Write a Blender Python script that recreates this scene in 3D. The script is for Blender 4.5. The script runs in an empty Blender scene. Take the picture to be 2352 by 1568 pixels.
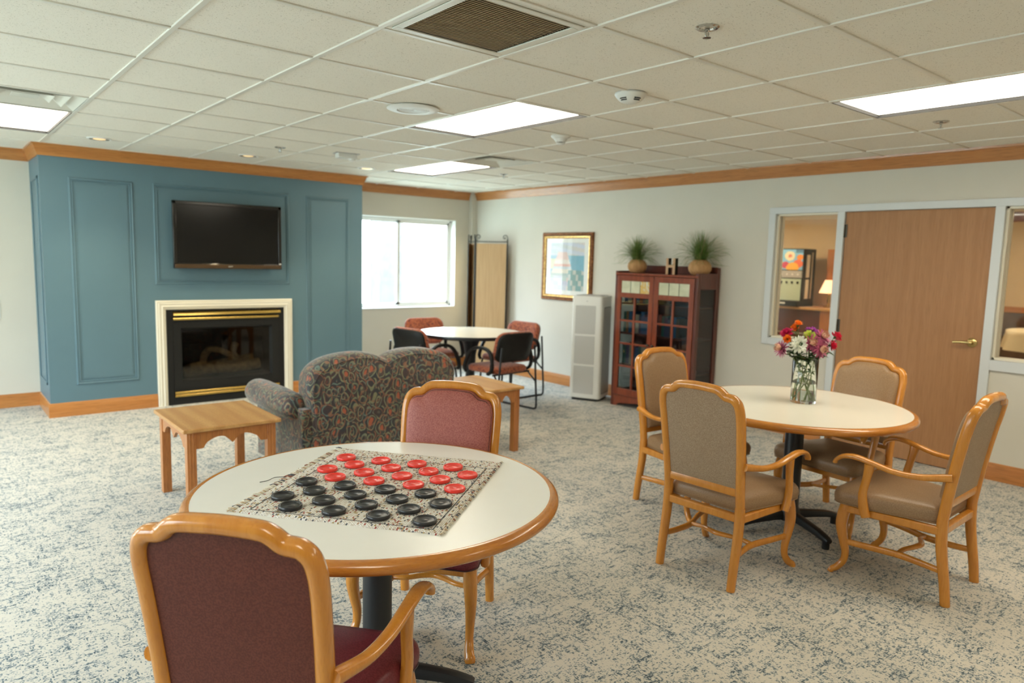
import bpy, bmesh, math, random
from mathutils import Vector, Matrix
PI = math.pi
random.seed(7)
sc = bpy.context.scene
col = sc.collection
H = 2.456; XR = 4.63; YF = 4.92; YW = 5.62
BX0, BX1 = -0.626, 2.51          # fireplace bump-out
XL = -4.3; YB = -5.4             # unseen walls
T = 0.61                         # ceiling grid

# ------------------------------------------------------------------ helpers
def link(o):
    col.objects.link(o); return o
def setp(o, label=None, cat=None, group=None, kind=None):
    if label: o['label'] = label
    if cat: o['category'] = cat
    if group: o['group'] = group
    if kind: o['kind'] = kind
    return o
def thing(name, label, cat, loc=(0, 0, 0), rz=0, group=None):
    o = bpy.data.objects.new(name, None)
    o.empty_display_size = 0.05
    o.location = loc; o.rotation_euler = (0, 0, rz)
    link(o)
    return setp(o, label, cat, group)
def obj(name, bm, m, parent=None, bevel=None, sharp=40, label=None, loc=None, rot=None, smooth=True, seg=2):
    bmesh.ops.recalc_face_normals(bm, faces=bm.faces)
    me = bpy.data.meshes.new(name)
    bm.to_mesh(me); bm.free()
    for mm in (m if isinstance(m, (list, tuple)) else [m]): me.materials.append(mm)
    if smooth:
        me.polygons.foreach_set('use_smooth', [True] * len(me.polygons))
        try: me.set_sharp_from_angle(angle=math.radians(sharp))
        except Exception: pass
    o = link(bpy.data.objects.new(name, me))
    if parent is not None: o.parent = parent
    if loc: o.location = loc
    if rot: o.rotation_euler = rot
    if bevel:
        b = o.modifiers.new('bevel', 'BEVEL'); b.width = bevel; b.segments = seg; b.limit_method = 'ANGLE'; b.angle_limit = math.radians(35)
    if label: o['label'] = label
    return o
def struct(name, bm, m, parent=None, **k):
    o = obj(name, bm, m, parent, **k)
    if parent is None: o['kind'] = 'structure'
    return o
def copy_tree(o, parent=None):
    c = o.copy(); link(c)
    if parent is not None: c.parent = parent
    for ch in list(o.children):
        copy_tree(ch, c)
    return c
def new(): return bmesh.new()
def box(bm, x0, x1, y0, y1, z0, z1, mat=0, M=None):
    vs = [Vector((x, y, z)) for x in (x0, x1) for y in (y0, y1) for z in (z0, z1)]
    if M: vs = [M @ v for v in vs]
    v = [bm.verts.new(p) for p in vs]
    for f in ((0, 1, 3, 2), (4, 6, 7, 5), (0, 4, 5, 1), (2, 3, 7, 6), (0, 2, 6, 4), (1, 5, 7, 3)):
        bm.faces.new([v[i] for i in f]).material_index = mat
    return bm
def bx(*a, **k): return box(new(), *a, **k)
def loft(bm, rings, closed=True, cap0=True, cap1=True, mat=0):
    R = [[bm.verts.new(p) for p in r] for r in rings]
    n = len(R[0])
    for a, b in zip(R, R[1:]):
        for i in range(n if closed else n - 1):
            j = (i + 1) % n
            bm.faces.new((a[i], a[j], b[j], b[i])).material_index = mat
    if cap0: bm.faces.new(R[0][::-1]).material_index = mat
    if cap1: bm.faces.new(R[-1]).material_index = mat
    return bm
def lathe(bm, prof, n=32, c=(0, 0), mat=0, cap0=True, cap1=True, M=None):
    rings = []
    for r, z in prof:
        ring = [Vector((c[0] + r * math.cos(2 * PI * i / n), c[1] + r * math.sin(2 * PI * i / n), z)) for i in range(n)]
        if M: ring = [M @ p for p in ring]
        rings.append(ring)
    return loft(bm, rings, True, cap0, cap1, mat)
def cyl(bm, r, z0, z1, n=24, c=(0, 0), mat=0, M=None): return lathe(bm, [(r, z0), (r, z1)], n, c, mat, M=M)
def catmull(P, k=6, closed=False):
    P = [tuple(p) for p in P]; n = len(P); out = []
    rng = range(n if closed else n - 1)
    for i in rng:
        if closed: p0, p1, p2, p3 = P[(i - 1) % n], P[i], P[(i + 1) % n], P[(i + 2) % n]
        else: p0, p1, p2, p3 = P[max(i - 1, 0)], P[i], P[i + 1], P[min(i + 2, n - 1)]
        for s in range(k):
            t = s / k
            out.append(tuple(0.5 * (2 * b + (c - a) * t + (2 * a - 5 * b + 4 * c - d) * t * t + (3 * b - a - 3 * c + d) * t ** 3) for a, b, c, d in zip(p0, p1, p2, p3)))
    if not closed: out.append(P[-1])
    return out
def sweep(bm, pts, n=12, up=(0, 0, 1), power=2.0, closed=False, mat=0, caps=True):
    """pts: (x,y,z,a,b): a = half-size across (side), b = half-size along normal"""
    P = [Vector(p[:3]) for p in pts]; up = Vector(up); rings = []; m = len(P); last = None
    for i, p in enumerate(P):
        if closed: t = P[(i + 1) % m] - P[(i - 1) % m]
        else: t = P[min(i + 1, m - 1)] - P[max(i - 1, 0)]
        t.normalize()
        s = t.cross(up)
        if s.length < 1e-3: s = last.copy() if last else t.orthogonal()
        s.normalize()
        if last is not None and s.dot(last) < 0: s = -s
        last = s
        nn = s.cross(t).normalized()
        a, b = pts[i][3], pts[i][4]; ring = []
        for k in range(n):
            th = 2 * PI * (k + .5) / n; cc, ss = math.cos(th), math.sin(th)
            q = (abs(cc) ** power + abs(ss) ** power) ** (-1 / power)
            ring.append(p + s * (a * cc * q) + nn * (b * ss * q))
        rings.append(ring)
    if closed: rings.append(None)
    if closed:
        R = [[bm.verts.new(p) for p in r] for r in rings[:-1]]
        for i in range(m):
            a, b = R[i], R[(i + 1) % m]
            for k in range(n): bm.faces.new((a[k], a[(k + 1) % n], b[(k + 1) % n], b[k])).material_index = mat
    else: loft(bm, rings, True, caps, caps, mat)
    return bm
def tube(bm, pts, r, n=10, k=1, closed=False, mat=0, up=(0, 0, 1)):
    P = [tuple(p) + (r, r) for p in pts]
    if k > 1: P = catmull(P, k, closed)
    return sweep(bm, P, n, up=up, closed=closed, mat=mat)
def prism(bm, poly, h0, h1, axis='z', mat=0):
    """extrude a 2D polygon; axis names the extrusion direction"""
    def P(a, b, h): return {'z': (a, b, h), 'y': (a, h, b), 'x': (h, a, b)}[axis]
    return loft(bm, [[Vector(P(a, b, h0)) for a, b in poly], [Vector(P(a, b, h1)) for a, b in poly]], mat=mat)
def rrect(x0, x1, y0, y1, r, n=5):
    out = []
    for cx, cy, a0 in ((x1 - r, y1 - r, 0), (x0 + r, y1 - r, 90), (x0 + r, y0 + r, 180), (x1 - r, y0 + r, 270)):
        for i in range(n + 1):
            a = math.radians(a0 + 90 * i / n); out.append((cx + r * math.cos(a), cy + r * math.sin(a)))
    return out
def mitre(bm, path, prof, closed=False, mat=0):
    """sweep a profile (offset to the right of travel, z) along a plan polyline with mitred corners"""
    P = [Vector((p[0], p[1])) for p in path]; rings = []; m = len(P)
    for i, p in enumerate(P):
        d0 = (p - P[i - 1]).normalized() if (i > 0 or closed) else None
        d1 = (P[(i + 1) % m] - p).normalized() if (i < m - 1 or closed) else None
        d0 = d0 or d1; d1 = d1 or d0
        n0 = Vector((d0.y, -d0.x)); n1 = Vector((d1.y, -d1.x)); b = (n0 + n1).normalized(); s = 1 / max(.3, b.dot(n0))
        rings.append([Vector((p.x + b.x * o * s, p.y + b.y * o * s, z)) for o, z in prof])
    if closed:
        R = [[bm.verts.new(p) for p in r] for r in rings]; k = len(prof)
        for i in range(m):
            a, b = R[i], R[(i + 1) % m]
            for j in range(k): bm.faces.new((a[j], a[(j + 1) % k], b[(j + 1) % k], b[j])).material_index = mat
        return bm
    return loft(bm, rings, mat=mat)

# ------------------------------------------------------------------ materials
class G:
    def __init__(s, name):
        s.m = bpy.data.materials.new(name); s.m.use_nodes = True
        s.nt = s.m.node_tree; s.b = s.nt.nodes['Principled BSDF']; s.out = s.nt.nodes['Material Output']
        s._co = None
    def n(s, typ, ins=None, **props):
        nd = s.nt.nodes.new('ShaderNode' + typ)
        for k, v in props.items(): setattr(nd, k, v)
        for k, v in (ins or {}).items():
            i = nd.inputs[k]
            if hasattr(v, 'is_output') or isinstance(v, bpy.types.NodeSocket): s.nt.links.new(v, i)
            else: i.default_value = v
        return nd
    def co(s):
        if not s._co: s._co = s.n('TexCoord').outputs['Object']
        return s._co
    def map(s, scale=(1, 1, 1), rot=(0, 0, 0), vec=None):
        return s.n('Mapping', {'Vector': vec or s.co(), 'Scale': scale, 'Rotation': rot}).outputs[0]
    def noise(s, scale=5, detail=3, vec=None, rough=.5, dist=0):
        return s.n('TexNoise', {'Vector': vec or s.co(), 'Scale': scale, 'Detail': detail, 'Roughness': rough, 'Distortion': dist}).outputs['Fac']
    def math(s, op, a, b=0.0, c=0.0):
        nd = s.n('Math', operation=op)
        for i, v in enumerate((a, b, c)):
            if isinstance(v, bpy.types.NodeSocket): s.nt.links.new(v, nd.inputs[i])
            else: nd.inputs[i].default_value = v
        return nd.outputs[0]
    def ramp(s, fac, stops, interp='LINEAR'):
        nd = s.n('ValToRGB', {'Fac': fac}); e = nd.color_ramp.elements; nd.color_ramp.interpolation = interp
        while len(e) < len(stops): e.new(.5)
        for k, (p, c) in enumerate(stops): e[k].position = p; e[k].color = (*c, 1) if len(c) == 3 else c
        return nd.outputs[0]
    def mix(s, f, a, b, mode='MIX'):
        nd = s.n('Mix', data_type='RGBA', blend_type=mode)
        for k, v in ((0, f), (6, a), (7, b)):
            if isinstance(v, bpy.types.NodeSocket): s.nt.links.new(v, nd.inputs[k])
            else: nd.inputs[k].default_value = (*v, 1) if isinstance(v, tuple) and len(v) == 3 else v
        return nd.outputs[2]
    def set(s, **k):
        for kk, v in k.items():
            i = s.b.inputs[{'col': 'Base Color', 'rough': 'Roughness', 'metal': 'Metallic', 'spec': 'Specular IOR Level', 'normal': 'Normal', 'coat': 'Coat Weight', 'coatr': 'Coat Roughness', 'sheen': 'Sheen Weight', 'trans': 'Transmission Weight', 'ior': 'IOR', 'emc': 'Emission Color', 'ems': 'Emission Strength', 'sss': 'Subsurface Weight'}[kk]]
            if isinstance(v, bpy.types.NodeSocket): s.nt.links.new(v, i)
            else: i.default_value = (*v, 1) if isinstance(v, tuple) and len(v) == 3 else v
        return s
    def bump(s, h, strength=.3, dist=.002):
        return s.n('Bump', {'Height': h, 'Strength': strength, 'Distance': dist}).outputs[0]
def plain(name, c, rough=.5, metal=0, coat=0, spec=.5, var=0, vs=8):
    g = G(name)
    if var:
        f = g.noise(vs, 3); g.set(col=g.ramp(f, [(.3, tuple(x * (1 - var) for x in c)), (.7, tuple(min(1, x * (1 + var)) for x in c))]))
    else: g.set(col=c)
    g.set(rough=rough, metal=metal, coat=coat, spec=spec, coatr=.1)
    return g.m
def emit(name, c, st):
    g = G(name); g.set(col=c, emc=c, ems=st, rough=.6); return g.m
def wood(name, c1, c2, scale=(30, 30, 3), rough=.35, coat=.3, rings=False, dark=None):
    g = G(name); v = g.map(scale)
    f = g.noise(1.0, 5, v, .6, .4)
    if rings:
        w = g.n('TexWave', {'Vector': g.map(tuple(x / 8 for x in scale)), 'Scale': 1.6, 'Distortion': 5.0, 'Detail': 2.0, 'Detail Scale': .8}, wave_type='RINGS', rings_direction='Y').outputs['Fac']
        f = g.math('ADD', g.math('MULTIPLY', f, .55), g.math('MULTIPLY', w, .4))
    c = g.ramp(f, [(.3, c1), (.72, c2)])
    fine = g.noise(1.0, 2, g.map(tuple(x * 7 for x in scale)), .5)
    c = g.mix(g.ramp(fine, [(.52, (0, 0, 0)), (.66, (.45, .45, .45))]), c, dark or tuple(x * .55 for x in c1))
    g.set(col=c, rough=rough, coat=coat, coatr=.08)
    return g.m

M = {}
# carpet: tweed of beige and blue grey flecks, streaked both ways
g = G('tweed_carpet')
sp = g.n('SeparateXYZ', {0: g.co()}); cx_, cy_ = sp.outputs['X'], sp.outputs['Y']
def thread(a, b, pitch, run, off_):
    row = g.math('FLOOR', g.math('MULTIPLY', b, pitch))
    v = g.n('CombineXYZ', {0: g.math('MULTIPLY', a, run), 1: g.math('MULTIPLY', row, 7.37), 2: off_}).outputs[0]
    return g.n('TexNoise', {'Vector': v, 'Scale': 1.0, 'Detail': 1.0, 'Roughness': .6}).outputs['Fac']
n1 = thread(cx_, cy_, 200.0, 55.0, .3); n2 = thread(cy_, cx_, 200.0, 55.0, 9.1)
m1 = thread(cx_, cy_, 75.0, 12.0, 3.7); m2 = thread(cy_, cx_, 75.0, 12.0, 5.9)
tuft = g.n('TexWhiteNoise', {'Vector': g.n('VectorMath', {0: g.map((230, 230, 1))}, operation='FLOOR').outputs[0]}, noise_dimensions='2D').outputs['Value']
big = g.noise(6, 3)
f = g.math('MAXIMUM', n1, n2)
f = g.math('ADD', f, g.math('MULTIPLY', g.math('SUBTRACT', g.math('MAXIMUM', m1, m2), .56), .55))
f = g.math('ADD', f, g.math('MULTIPLY', g.math('SUBTRACT', tuft, .5), .12))
f = g.math('ADD', f, g.math('MULTIPLY', g.math('SUBTRACT', big, .5), .28))
c = g.ramp(f, [(.54, (.56, .52, .44)), (.59, (.43, .42, .38)), (.64, (.24, .27, .275)), (.71, (.105, .14, .155)), (.82, (.045, .065, .08))])
g.set(col=c, rough=.95, spec=.1, sheen=.1, normal=g.bump(g.noise(420, 2), .4, .003)); M['carpet'] = g.m
g = G('ceiling_tile')
c = g.ramp(g.noise(170, 2), [(.30, (.50, .46, .38)), (.36, (.81, .77, .68))])
c = g.mix(g.ramp(g.noise(55, 3), [(.66, (0, 0, 0)), (.69, (.5, .5, .5))]), c, (.52, .48, .40))
g.set(col=c, rough=.95, spec=.1, normal=g.bump(g.noise(260, 3), .35, .002)); M['tile'] = g.m
M['grid'] = plain('ceiling_grid_metal', (.74, .71, .63), .35)
def paint(name, c, rough=.6):
    g = G(name); g.set(col=g.ramp(g.noise(3, 2), [(.3, tuple(x * .97 for x in c)), (.7, c)]), rough=rough, spec=.3, normal=g.bump(g.noise(350, 2), .06, .001)); return g.m
M['wall'] = paint('greige_wall_paint', (.63, .60, .52))
M['blue'] = paint('slate_blue_paint', (.115, .195, .235), .42)
M['white'] = plain('white_paint', (.78, .78, .74), .4)
M['cream'] = plain('cream_trim_paint', (.76, .71, .58), .4)
M['frame_grey'] = plain('pale_grey_metal_frame', (.62, .65, .66), .4)
M['oaktrim'] = wood('oak_trim', (.41, .150, .034), (.53, .225, .060), (1.2, 1.2, 24), .35, .3)
M['honey'] = wood('honey_beech', (.52, .195, .022), (.62, .26, .036), (26, 26, 2.5), .24, .5, dark=(.48, .175, .020))
M['rim'] = wood('oak_table_rim', (.46, .16, .020), (.58, .235, .036), (7, 7, 70), .24, .5, dark=(.40, .13, .018))
M['oaktop'] = wood('oak_table_top', (.48, .24, .075), (.60, .34, .12), (34, 5, 20), .38, .25, True, dark=(.36, .17, .05))
M['oakleg'] = wood('oak_table_leg', (.40, .135, .028), (.49, .19, .045), (40, 40, 3), .35, .35)
M['door'] = wood('birch_door_veneer', (.34, .158, .060), (.41, .205, .084), (28, 28, 1.1), .55, .0, dark=(.27, .125, .05))
M['cherry'] = wood('cherry_cabinet_wood', (.175, .032, .012), (.27, .058, .02), (30, 30, 3), .28, .4)
M['cherrydark'] = wood('dark_cherry_cabinet_wood', (.085, .018, .010), (.13, .028, .014), (30, 30, 3), .3, .35)
M['laminate'] = plain('white_laminate', (.80, .79, .74), .22, var=.01)
M['laminate2'] = plain('cream_laminate', (.80, .77, .67), .22, var=.01)
M['black'] = plain('black_painted_metal', (.012, .014, .016), .38)
M['blackp'] = plain('black_plastic', (.010, .010, .0095), .5, spec=.3)
M['charcoal'] = plain('charcoal_metal', (.012, .012, .011), .5, spec=.3)
M['brass'] = plain('polished_brass', (.80, .55, .16), .18, 1)
M['brassd'] = plain('satin_brass', (.55, .42, .18), .25, 1)
M['chrome'] = plain('chrome', (.6, .6, .58), .15, 1)
M['gun'] = plain('dark_bronze', (.06, .05, .035), .35, .6)
M['purif'] = plain('off_white_plastic', (.72, .72, .68), .35)
M['mesh'] = plain('pale_grey_filter_mesh', (.50, .50, .48), .7, var=.04, vs=300)
M['greyp'] = plain('warm_grey_plastic', (.40, .39, .37), .4)
def vinyl(name, c, c2, rough=.38, sc_=220):
    g = G(name); f = g.noise(sc_, 3); f2 = g.noise(14, 3)
    cc = g.mix(g.ramp(f, [(.4, (0, 0, 0)), (.6, (1, 1, 1))]), c, c2); cc = g.mix(g.math('MULTIPLY', f2, .3), cc, tuple(x * .75 for x in c))
    g.set(col=cc, rough=rough, spec=.28, normal=g.bump(f, .25, .001)); return g.m
M['tan'] = vinyl('tan_vinyl', (.27, .165, .088), (.34, .22, .125), .36)
M['tanback'] = vinyl('tan_woven_vinyl', (.27, .185, .115), (.37, .27, .18), .5)
M['rose'] = vinyl('rose_vinyl', (.30, .085, .070), (.43, .150, .120), .42)
M['burg'] = vinyl('burgundy_vinyl', (.090, .023, .015), (.145, .039, .025), .5)
M['maroon'] = vinyl('maroon_vinyl', (.13, .018, .026), (.20, .035, .045), .36)
M['piping'] = plain('dark_piping', (.05, .012, .015), .5)
# confetti fabric for the stacking chairs
g = G('rust_speckled_fabric')
c = g.ramp(g.noise(55, 4, dist=1.5), [(.38, (.09, .03, .03)), (.5, (.34, .085, .04)), (.62, (.42, .14, .06))])
g.set(col=c, rough=.9, spec=.2, sheen=.3); M['rust'] = g.m
g = G('skylit_rust_fabric')  # unused; rust fabric with skylight on the seats put into its colour
c = g.ramp(g.noise(55, 4, dist=1.5), [(.38, (.08, .04, .07)), (.5, (.26, .11, .13)), (.62, (.33, .2, .22))])
g.set(col=c, rough=.8, spec=.3, sheen=.3); M['rust_skylit'] = g.m
# paisley
g = G('paisley_upholstery')
SC = 15.0
v0 = g.n('VectorMath', {0: g.map((SC, SC, SC * .72))}, operation='ADD')
nz = g.n('TexNoise', {'Vector': g.co(), 'Scale': 9.0, 'Detail': 1.5}).outputs['Color']
wv = g.n('VectorMath', {0: nz, 'Scale': .85}, operation='SCALE').outputs[0]
g.nt.links.new(wv, v0.inputs[1]); v0 = v0.outputs[0]
vo = g.n('TexVoronoi', {'Vector': v0, 'Scale': 1.0, 'Randomness': .75})
df = g.n('VectorMath', {0: v0, 1: vo.outputs['Position']}, operation='SUBTRACT').outputs[0]
sp = g.n('SeparateXYZ', {0: df}); r = g.n('VectorMath', {0: df}, operation='LENGTH').outputs['Value']
ang = g.math('ARCTAN2', sp.outputs['Z'], g.math('ADD', sp.outputs['X'], sp.outputs['Y']))
spi = g.math('SINE', g.math('ADD', g.math('MULTIPLY', ang, 1.0), g.math('MULTIPLY', r, 17.0)))
spi2 = g.math('SINE', g.math('SUBTRACT', g.math('MULTIPLY', ang, 3.0), g.math('MULTIPLY', r, 9.0)))
base = g.ramp(g.noise(14, 2), [(.42, (.020, .024, .030)), (.6, (.045, .022, .022))])
sage = g.ramp(g.noise(9, 1), [(.35, (.10, .14, .085)), (.5, (.20, .19, .10)), (.65, (.10, .15, .13))])
c = g.mix(g.ramp(spi, [(.55, (0, 0, 0)), (.75, (1, 1, 1))]), base, sage)
c = g.mix(g.math('MULTIPLY', g.ramp(spi2, [(.75, (0, 0, 0)), (.9, (1, 1, 1))]), .8), c, (.24, .10, .05))
core = g.math('MULTIPLY', g.ramp(r, [(.17, (1, 1, 1)), (.26, (0, 0, 0))]), g.ramp(g.n('SeparateColor', {0: vo.outputs['Color']}).outputs[0], [(.45, (0, 0, 0)), (.5, (1, 1, 1))]))
c = g.mix(core, c, (.36, .085, .035))
core2 = g.ramp(g.math('ABSOLUTE', g.math('SUBTRACT', r, .36)), [(.02, (1, 1, 1)), (.05, (0, 0, 0))])
c = g.mix(g.math('MULTIPLY', core2, .25), c, (.24, .22, .13))
g.set(col=c, rough=.62, spec=.45, sheen=.35, normal=g.bump(g.noise(500, 1), .2, .001)); M['paisley'] = g.m
# woven rag mat with a drawn board
g = G('woven_rag_mat')
br = g.n('TexBrick', {'Vector': g.map((1, 1, 1)), 'Scale': 1.0, 'Color1': (0, 0, 0, 1), 'Color2': (1, 1, 1, 1), 'Mortar': (.0, .0, .0, 1), 'Mortar Size': .0010, 'Brick Width': .0095, 'Row Height': .0055, 'Bias': 0.0})
br.offset = .5
cell = g.n('TexWhiteNoise', {'Vector': g.n('VectorMath', {0: g.map((105, 182, 1))}, operation='FLOOR').outputs[0]}, noise_dimensions='2D').outputs['Value']
yc = g.ramp(cell, [(0, (.80, .76, .68)), (.40, (.70, .63, .53)), (.62, (.86, .83, .77)), (.80, (.50, .30, .20)), (.85, (.36, .07, .05)), (.89, (.10, .11, .13)), (.95, (.40, .28, .10))], 'CONSTANT')
c = g.mix(g.ramp(br.outputs['Fac'], [(.0, (0, 0, 0)), (1, (.55, .55, .55))]), yc, (.26, .235, .21))
s = g.n('SeparateXYZ', {0: g.co()}); X, Y = s.outputs['X'], s.outputs['Y']
u = g.math('DIVIDE', g.math('ADD', X, .347), .0785); w = g.math('DIVIDE', g.math('SUBTRACT', .284, Y), .0736)
inb = g.math('MULTIPLY', g.math('MULTIPLY', g.math('GREATER_THAN', u, 0.0), g.math('LESS_THAN', u, 8.0)), g.math('MULTIPLY', g.math('GREATER_THAN', w, 0.0), g.math('LESS_THAN', w, 8.0)))
par = g.math('MODULO', g.math('ADD', g.math('FLOOR', u), g.math('FLOOR', w)), 2.0)
sq = g.math('MULTIPLY', inb, g.math('GREATER_THAN', par, .5))
sq = g.math('MULTIPLY', sq, g.ramp(g.noise(300, 1), [(.35, (.10, .10, .10)), (.6, (.62, .62, .62))]))
c = g.mix(sq, c, (.045, .05, .055))
eu = g.math('ABSOLUTE', g.math('SUBTRACT', g.math('ABSOLUTE', g.math('SUBTRACT', u, 4.0)), 4.06)); ew = g.math('ABSOLUTE', g.math('SUBTRACT', g.math('ABSOLUTE', g.math('SUBTRACT', w, 4.0)), 4.06))
lu = g.math('MULTIPLY', g.math('LESS_THAN', eu, .035), g.math('LESS_THAN', g.math('ABSOLUTE', g.math('SUBTRACT', w, 4.0)), 4.1)); lw = g.math('MULTIPLY', g.math('LESS_THAN', ew, .035), g.math('LESS_THAN', g.math('ABSOLUTE', g.math('SUBTRACT', u, 4.0)), 4.1))
c = g.mix(g.math('MULTIPLY', g.math('MAXIMUM', lu, lw), .85), c, (.04, .045, .05))
g.set(col=c, rough=.9, spec=.15, normal=g.bump(g.math('SUBTRACT', 1.0, br.outputs['Fac']), .7, .0012)); M['mat'] = g.m
g = G('rag_fringe'); c = g.ramp(g.n('TexWhiteNoise', {'Vector': g.n('VectorMath', {0: g.map((160, 30, 1))}, operation='FLOOR').outputs[0]}, noise_dimensions='2D').outputs['Value'], [(0, (.66, .60, .48)), (.35, (.50, .36, .22)), (.55, (.72, .68, .58)), (.75, (.28, .12, .08)), (.87, (.12, .12, .13))], 'CONSTANT')
g.set(col=c, rough=.9); M['fringe'] = g.m
M['redp'] = plain('red_plastic', (.80, .045, .030), .32, coat=.1)
M['blkp'] = plain('black_checker_plastic', (.022, .023, .024), .33)
def glassm(name, tint=(1, 1, 1), gl=.08, rough=.02, fres=True):
    g = G(name); nt = g.nt; nt.nodes.remove(g.b)
    t = g.n('BsdfTransparent', {'Color': (*tint, 1)}); gg = g.n('BsdfGlossy', {'Color': (1, 1, 1, 1), 'Roughness': rough})
    if fres:
        fc = g.n('LayerWeight', {'Blend': .5}).outputs['Facing']
        f = g.math('ADD', .035, g.math('MULTIPLY', g.math('POWER', fc, 5.0), .9))
    else: f = gl
    mx = g.n('MixShader', {0: f}); nt.links.new(t.outputs[0], mx.inputs[1]); nt.links.new(gg.outputs[0], mx.inputs[2]); nt.links.new(mx.outputs[0], g.out.inputs[0])
    return g.m
M['pane'] = glassm('window_glass')
M['smoke'] = glassm('smoked_fire_glass', (.50, .47, .41))
M['cabglass'] = glassm('cabinet_glass', (.75, .78, .78))
g = G('vase_glass'); g.set(col=(.93, .97, .95), rough=.01, trans=1.0, ior=1.45); M['vase'] = g.m
g = G('vase_water'); g.set(col=(.93, .95, .88), rough=.0, trans=1.0, ior=1.33); M['water'] = g.m
M['screen'] = plain('dark_screen', (.006, .006, .006), .14, spec=.35)
M['bezel'] = plain('gloss_black_bezel', (.012, .011, .010), .12)
M['bronzebar'] = plain('bronze_speaker_bar', (.085, .05, .025), .22, .3)
M['log'] = plain('ceramic_log', (.52, .42, .28), .9, var=.3, vs=25)
M['firebox'] = plain('firebox_black', (.035, .033, .026), .85)
WARM = (1.0, .86, .62)
M['lens'] = emit('troffer_lens', (1.0, .91, .74), 9.0)
M['lens2'] = emit('far_room_lens', (1.0, .78, .50), 24.0)
M['bulb'] = emit('downlight_bulb', (1.0, .72, .38), .6)
M['dark'] = plain('dark_gap', (.02, .02, .02), .8)
M['louver'] = plain('tan_grille_slat', (.50, .42, .30), .5)
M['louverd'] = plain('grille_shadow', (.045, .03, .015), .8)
M['vent'] = plain('vent_white_metal', (.66, .64, .56), .3)

# ------------------------------------------------------------------ room shell
struct('floor', bx(XL, 12.2, YB, YW + .2, -.1, 0), M['carpet'])
def wall_holes(bm, ax, p0, p1, a0, a1, z1, holes):
    """wall slab: ax='x' -> thickness along x (p0..p1), run along y (a0..a1)"""
    def put(u0, u1, z0, z1_):
        if u1 - u0 < 1e-4 or z1_ - z0 < 1e-4: return
        if ax == 'x': box(bm, p0, p1, u0, u1, z0, z1_)
        else: box(bm, u0, u1, p0, p1, z0, z1_)
    cur = a0
    for (u0, u1, z0, zt) in sorted(holes):
        put(cur, u0, 0, z1); put(u0, u1, 0, z0); put(u0, u1, zt, z1); cur = u1
    put(cur, a1, 0, z1)
    return bm
W1 = (2.62, 4.325, .85, 2.065)
struct('wall_back', wall_holes(new(), 'y', YW, YW + .18, XL, XR + .15, 2.6, [W1]), M['wall'])
D = dict(w2=(.345, .985), d=(-.822, .284), w3=(-2.05, -.885))
struct('wall_right', wall_holes(new(), 'x', XR, XR + .13, YB, YW, 2.6, [(-2.11, -.822, .82, 2.08), (-.822, .345, 0, 2.08), (.345, .985, .82, 2.08)]), M['wall'])
LW = [(-1.1, .9, .75, 2.15), (1.95, 4.6, .15, 2.25)]
struct('wall_left', wall_holes(new(), 'x', XL - .15, XL, YB, YW, 2.6, LW), M['wall'])
struct('wall_front', bx(XL, XR + .15, YB - .15, YB, 0, 2.6), M['wall'])
# bump-out holding the fireplace
bm = new(); fx0, fx1, fz = .36, 1.565, .962
box(bm, BX0, fx0, YF, YW - .001, 0, H + .05); box(bm, fx1, BX1, YF, YW - .001, 0, H + .05); box(bm, fx0, fx1, YF, YW - .001, fz, H + .05)
wf = struct('wall_fireplace', bm, M['blue'])
def panel_frame(x0, x1, z0, z1, y=YF):
    bm = new()
    prof = [(0, 0), (.006, .009), (.014, .011), (.022, .004), (.030, .010), (.034, 0)]
    P = [(x0, z0), (x0, z1), (x1, z1), (x1, z0)]
    rings = []
    for (px, pz), (sx, sz) in zip(P, ((1, 1), (1, -1), (-1, -1), (-1, 1))):
        rings.append([(px + sx * o, y - h, pz + sz * o) for o, h in prof])
    R = [[bm.verts.new(p) for p in r] for r in rings]
    for i in range(4):
        a, b = R[i], R[(i + 1) % 4]
        for j in range(len(prof) - 1): bm.faces.new((a[j], a[j + 1], b[j + 1], b[j]))
    e = .055; box(bm, x0 + e, x1 - e, y - .006, y + .002, z0 + e, z1 - e)
    return bm
for a in ((-.41, .116, .285, 2.178), (.285, 1.632, 1.21, 2.182), (1.825, 2.340, .28, 2.176)):
    obj('panel_moulding', panel_frame(*a), M['blue'], wf, sharp=25)
bm = new()   # moulding of the bump's left side
prof = [(0, 0), (.008, .010), (.02, .004), (.034, 0)]
for (y0, y1, z0, z1) in ((5.03, 5.50, .285, 2.178),):
    for a in ((y0, y1, z0, z0 + .03), (y0, y1, z1 - .03, z1), (y0, y0 + .03, z0, z1), (y1 - .03, y1, z0, z1)): box(bm, BX0 - .009, BX0, *a)
obj('panel_moulding', bm, M['blue'], wf, bevel=.004)
# corner pipe chase
struct('trim_1', bx(XR - .085, XR, YW - .085, YW, 0, H), M['wall'])
# ceiling: one sheet of tiles with openings for the fittings
holes = set()
TR = {'c': (2, 1), 'w': (4, 5), 'r': (4, -3), 'l': (-2, 5)}
for (i, j) in TR.values(): holes |= {(i, j), (i, j + 1)}
holes |= {(0, -1), (4, 4), (-2, 4)}
EX = [(4, -5), (-5, 1), (-3, -5), (2, -8)]   # further troffers of the same grid outside the frame
for (i, j) in EX: holes |= {(i, j), (i, j + 1)}
bm = new()
for i in range(-8, 8):
    for j in range(-9, 10):
        if (i, j) in holes: continue
        x0, x1 = max(i * T, XL), min((i + 1) * T, XR + .01); y0, y1 = max(j * T, YB), min((j + 1) * T, YW + .01)
        if x1 - x0 < .001 or y1 - y0 < .001: continue
        bm.faces.new([bm.verts.new(p) for p in ((x0, y0, H), (x1, y0, H), (x1, y1, H), (x0, y1, H))])
box(bm, XL - .2, 12.4, YB - .2, YW + .25, 2.6, 2.7)  # unseen roof slab above the tiles, added to block the sky
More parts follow.
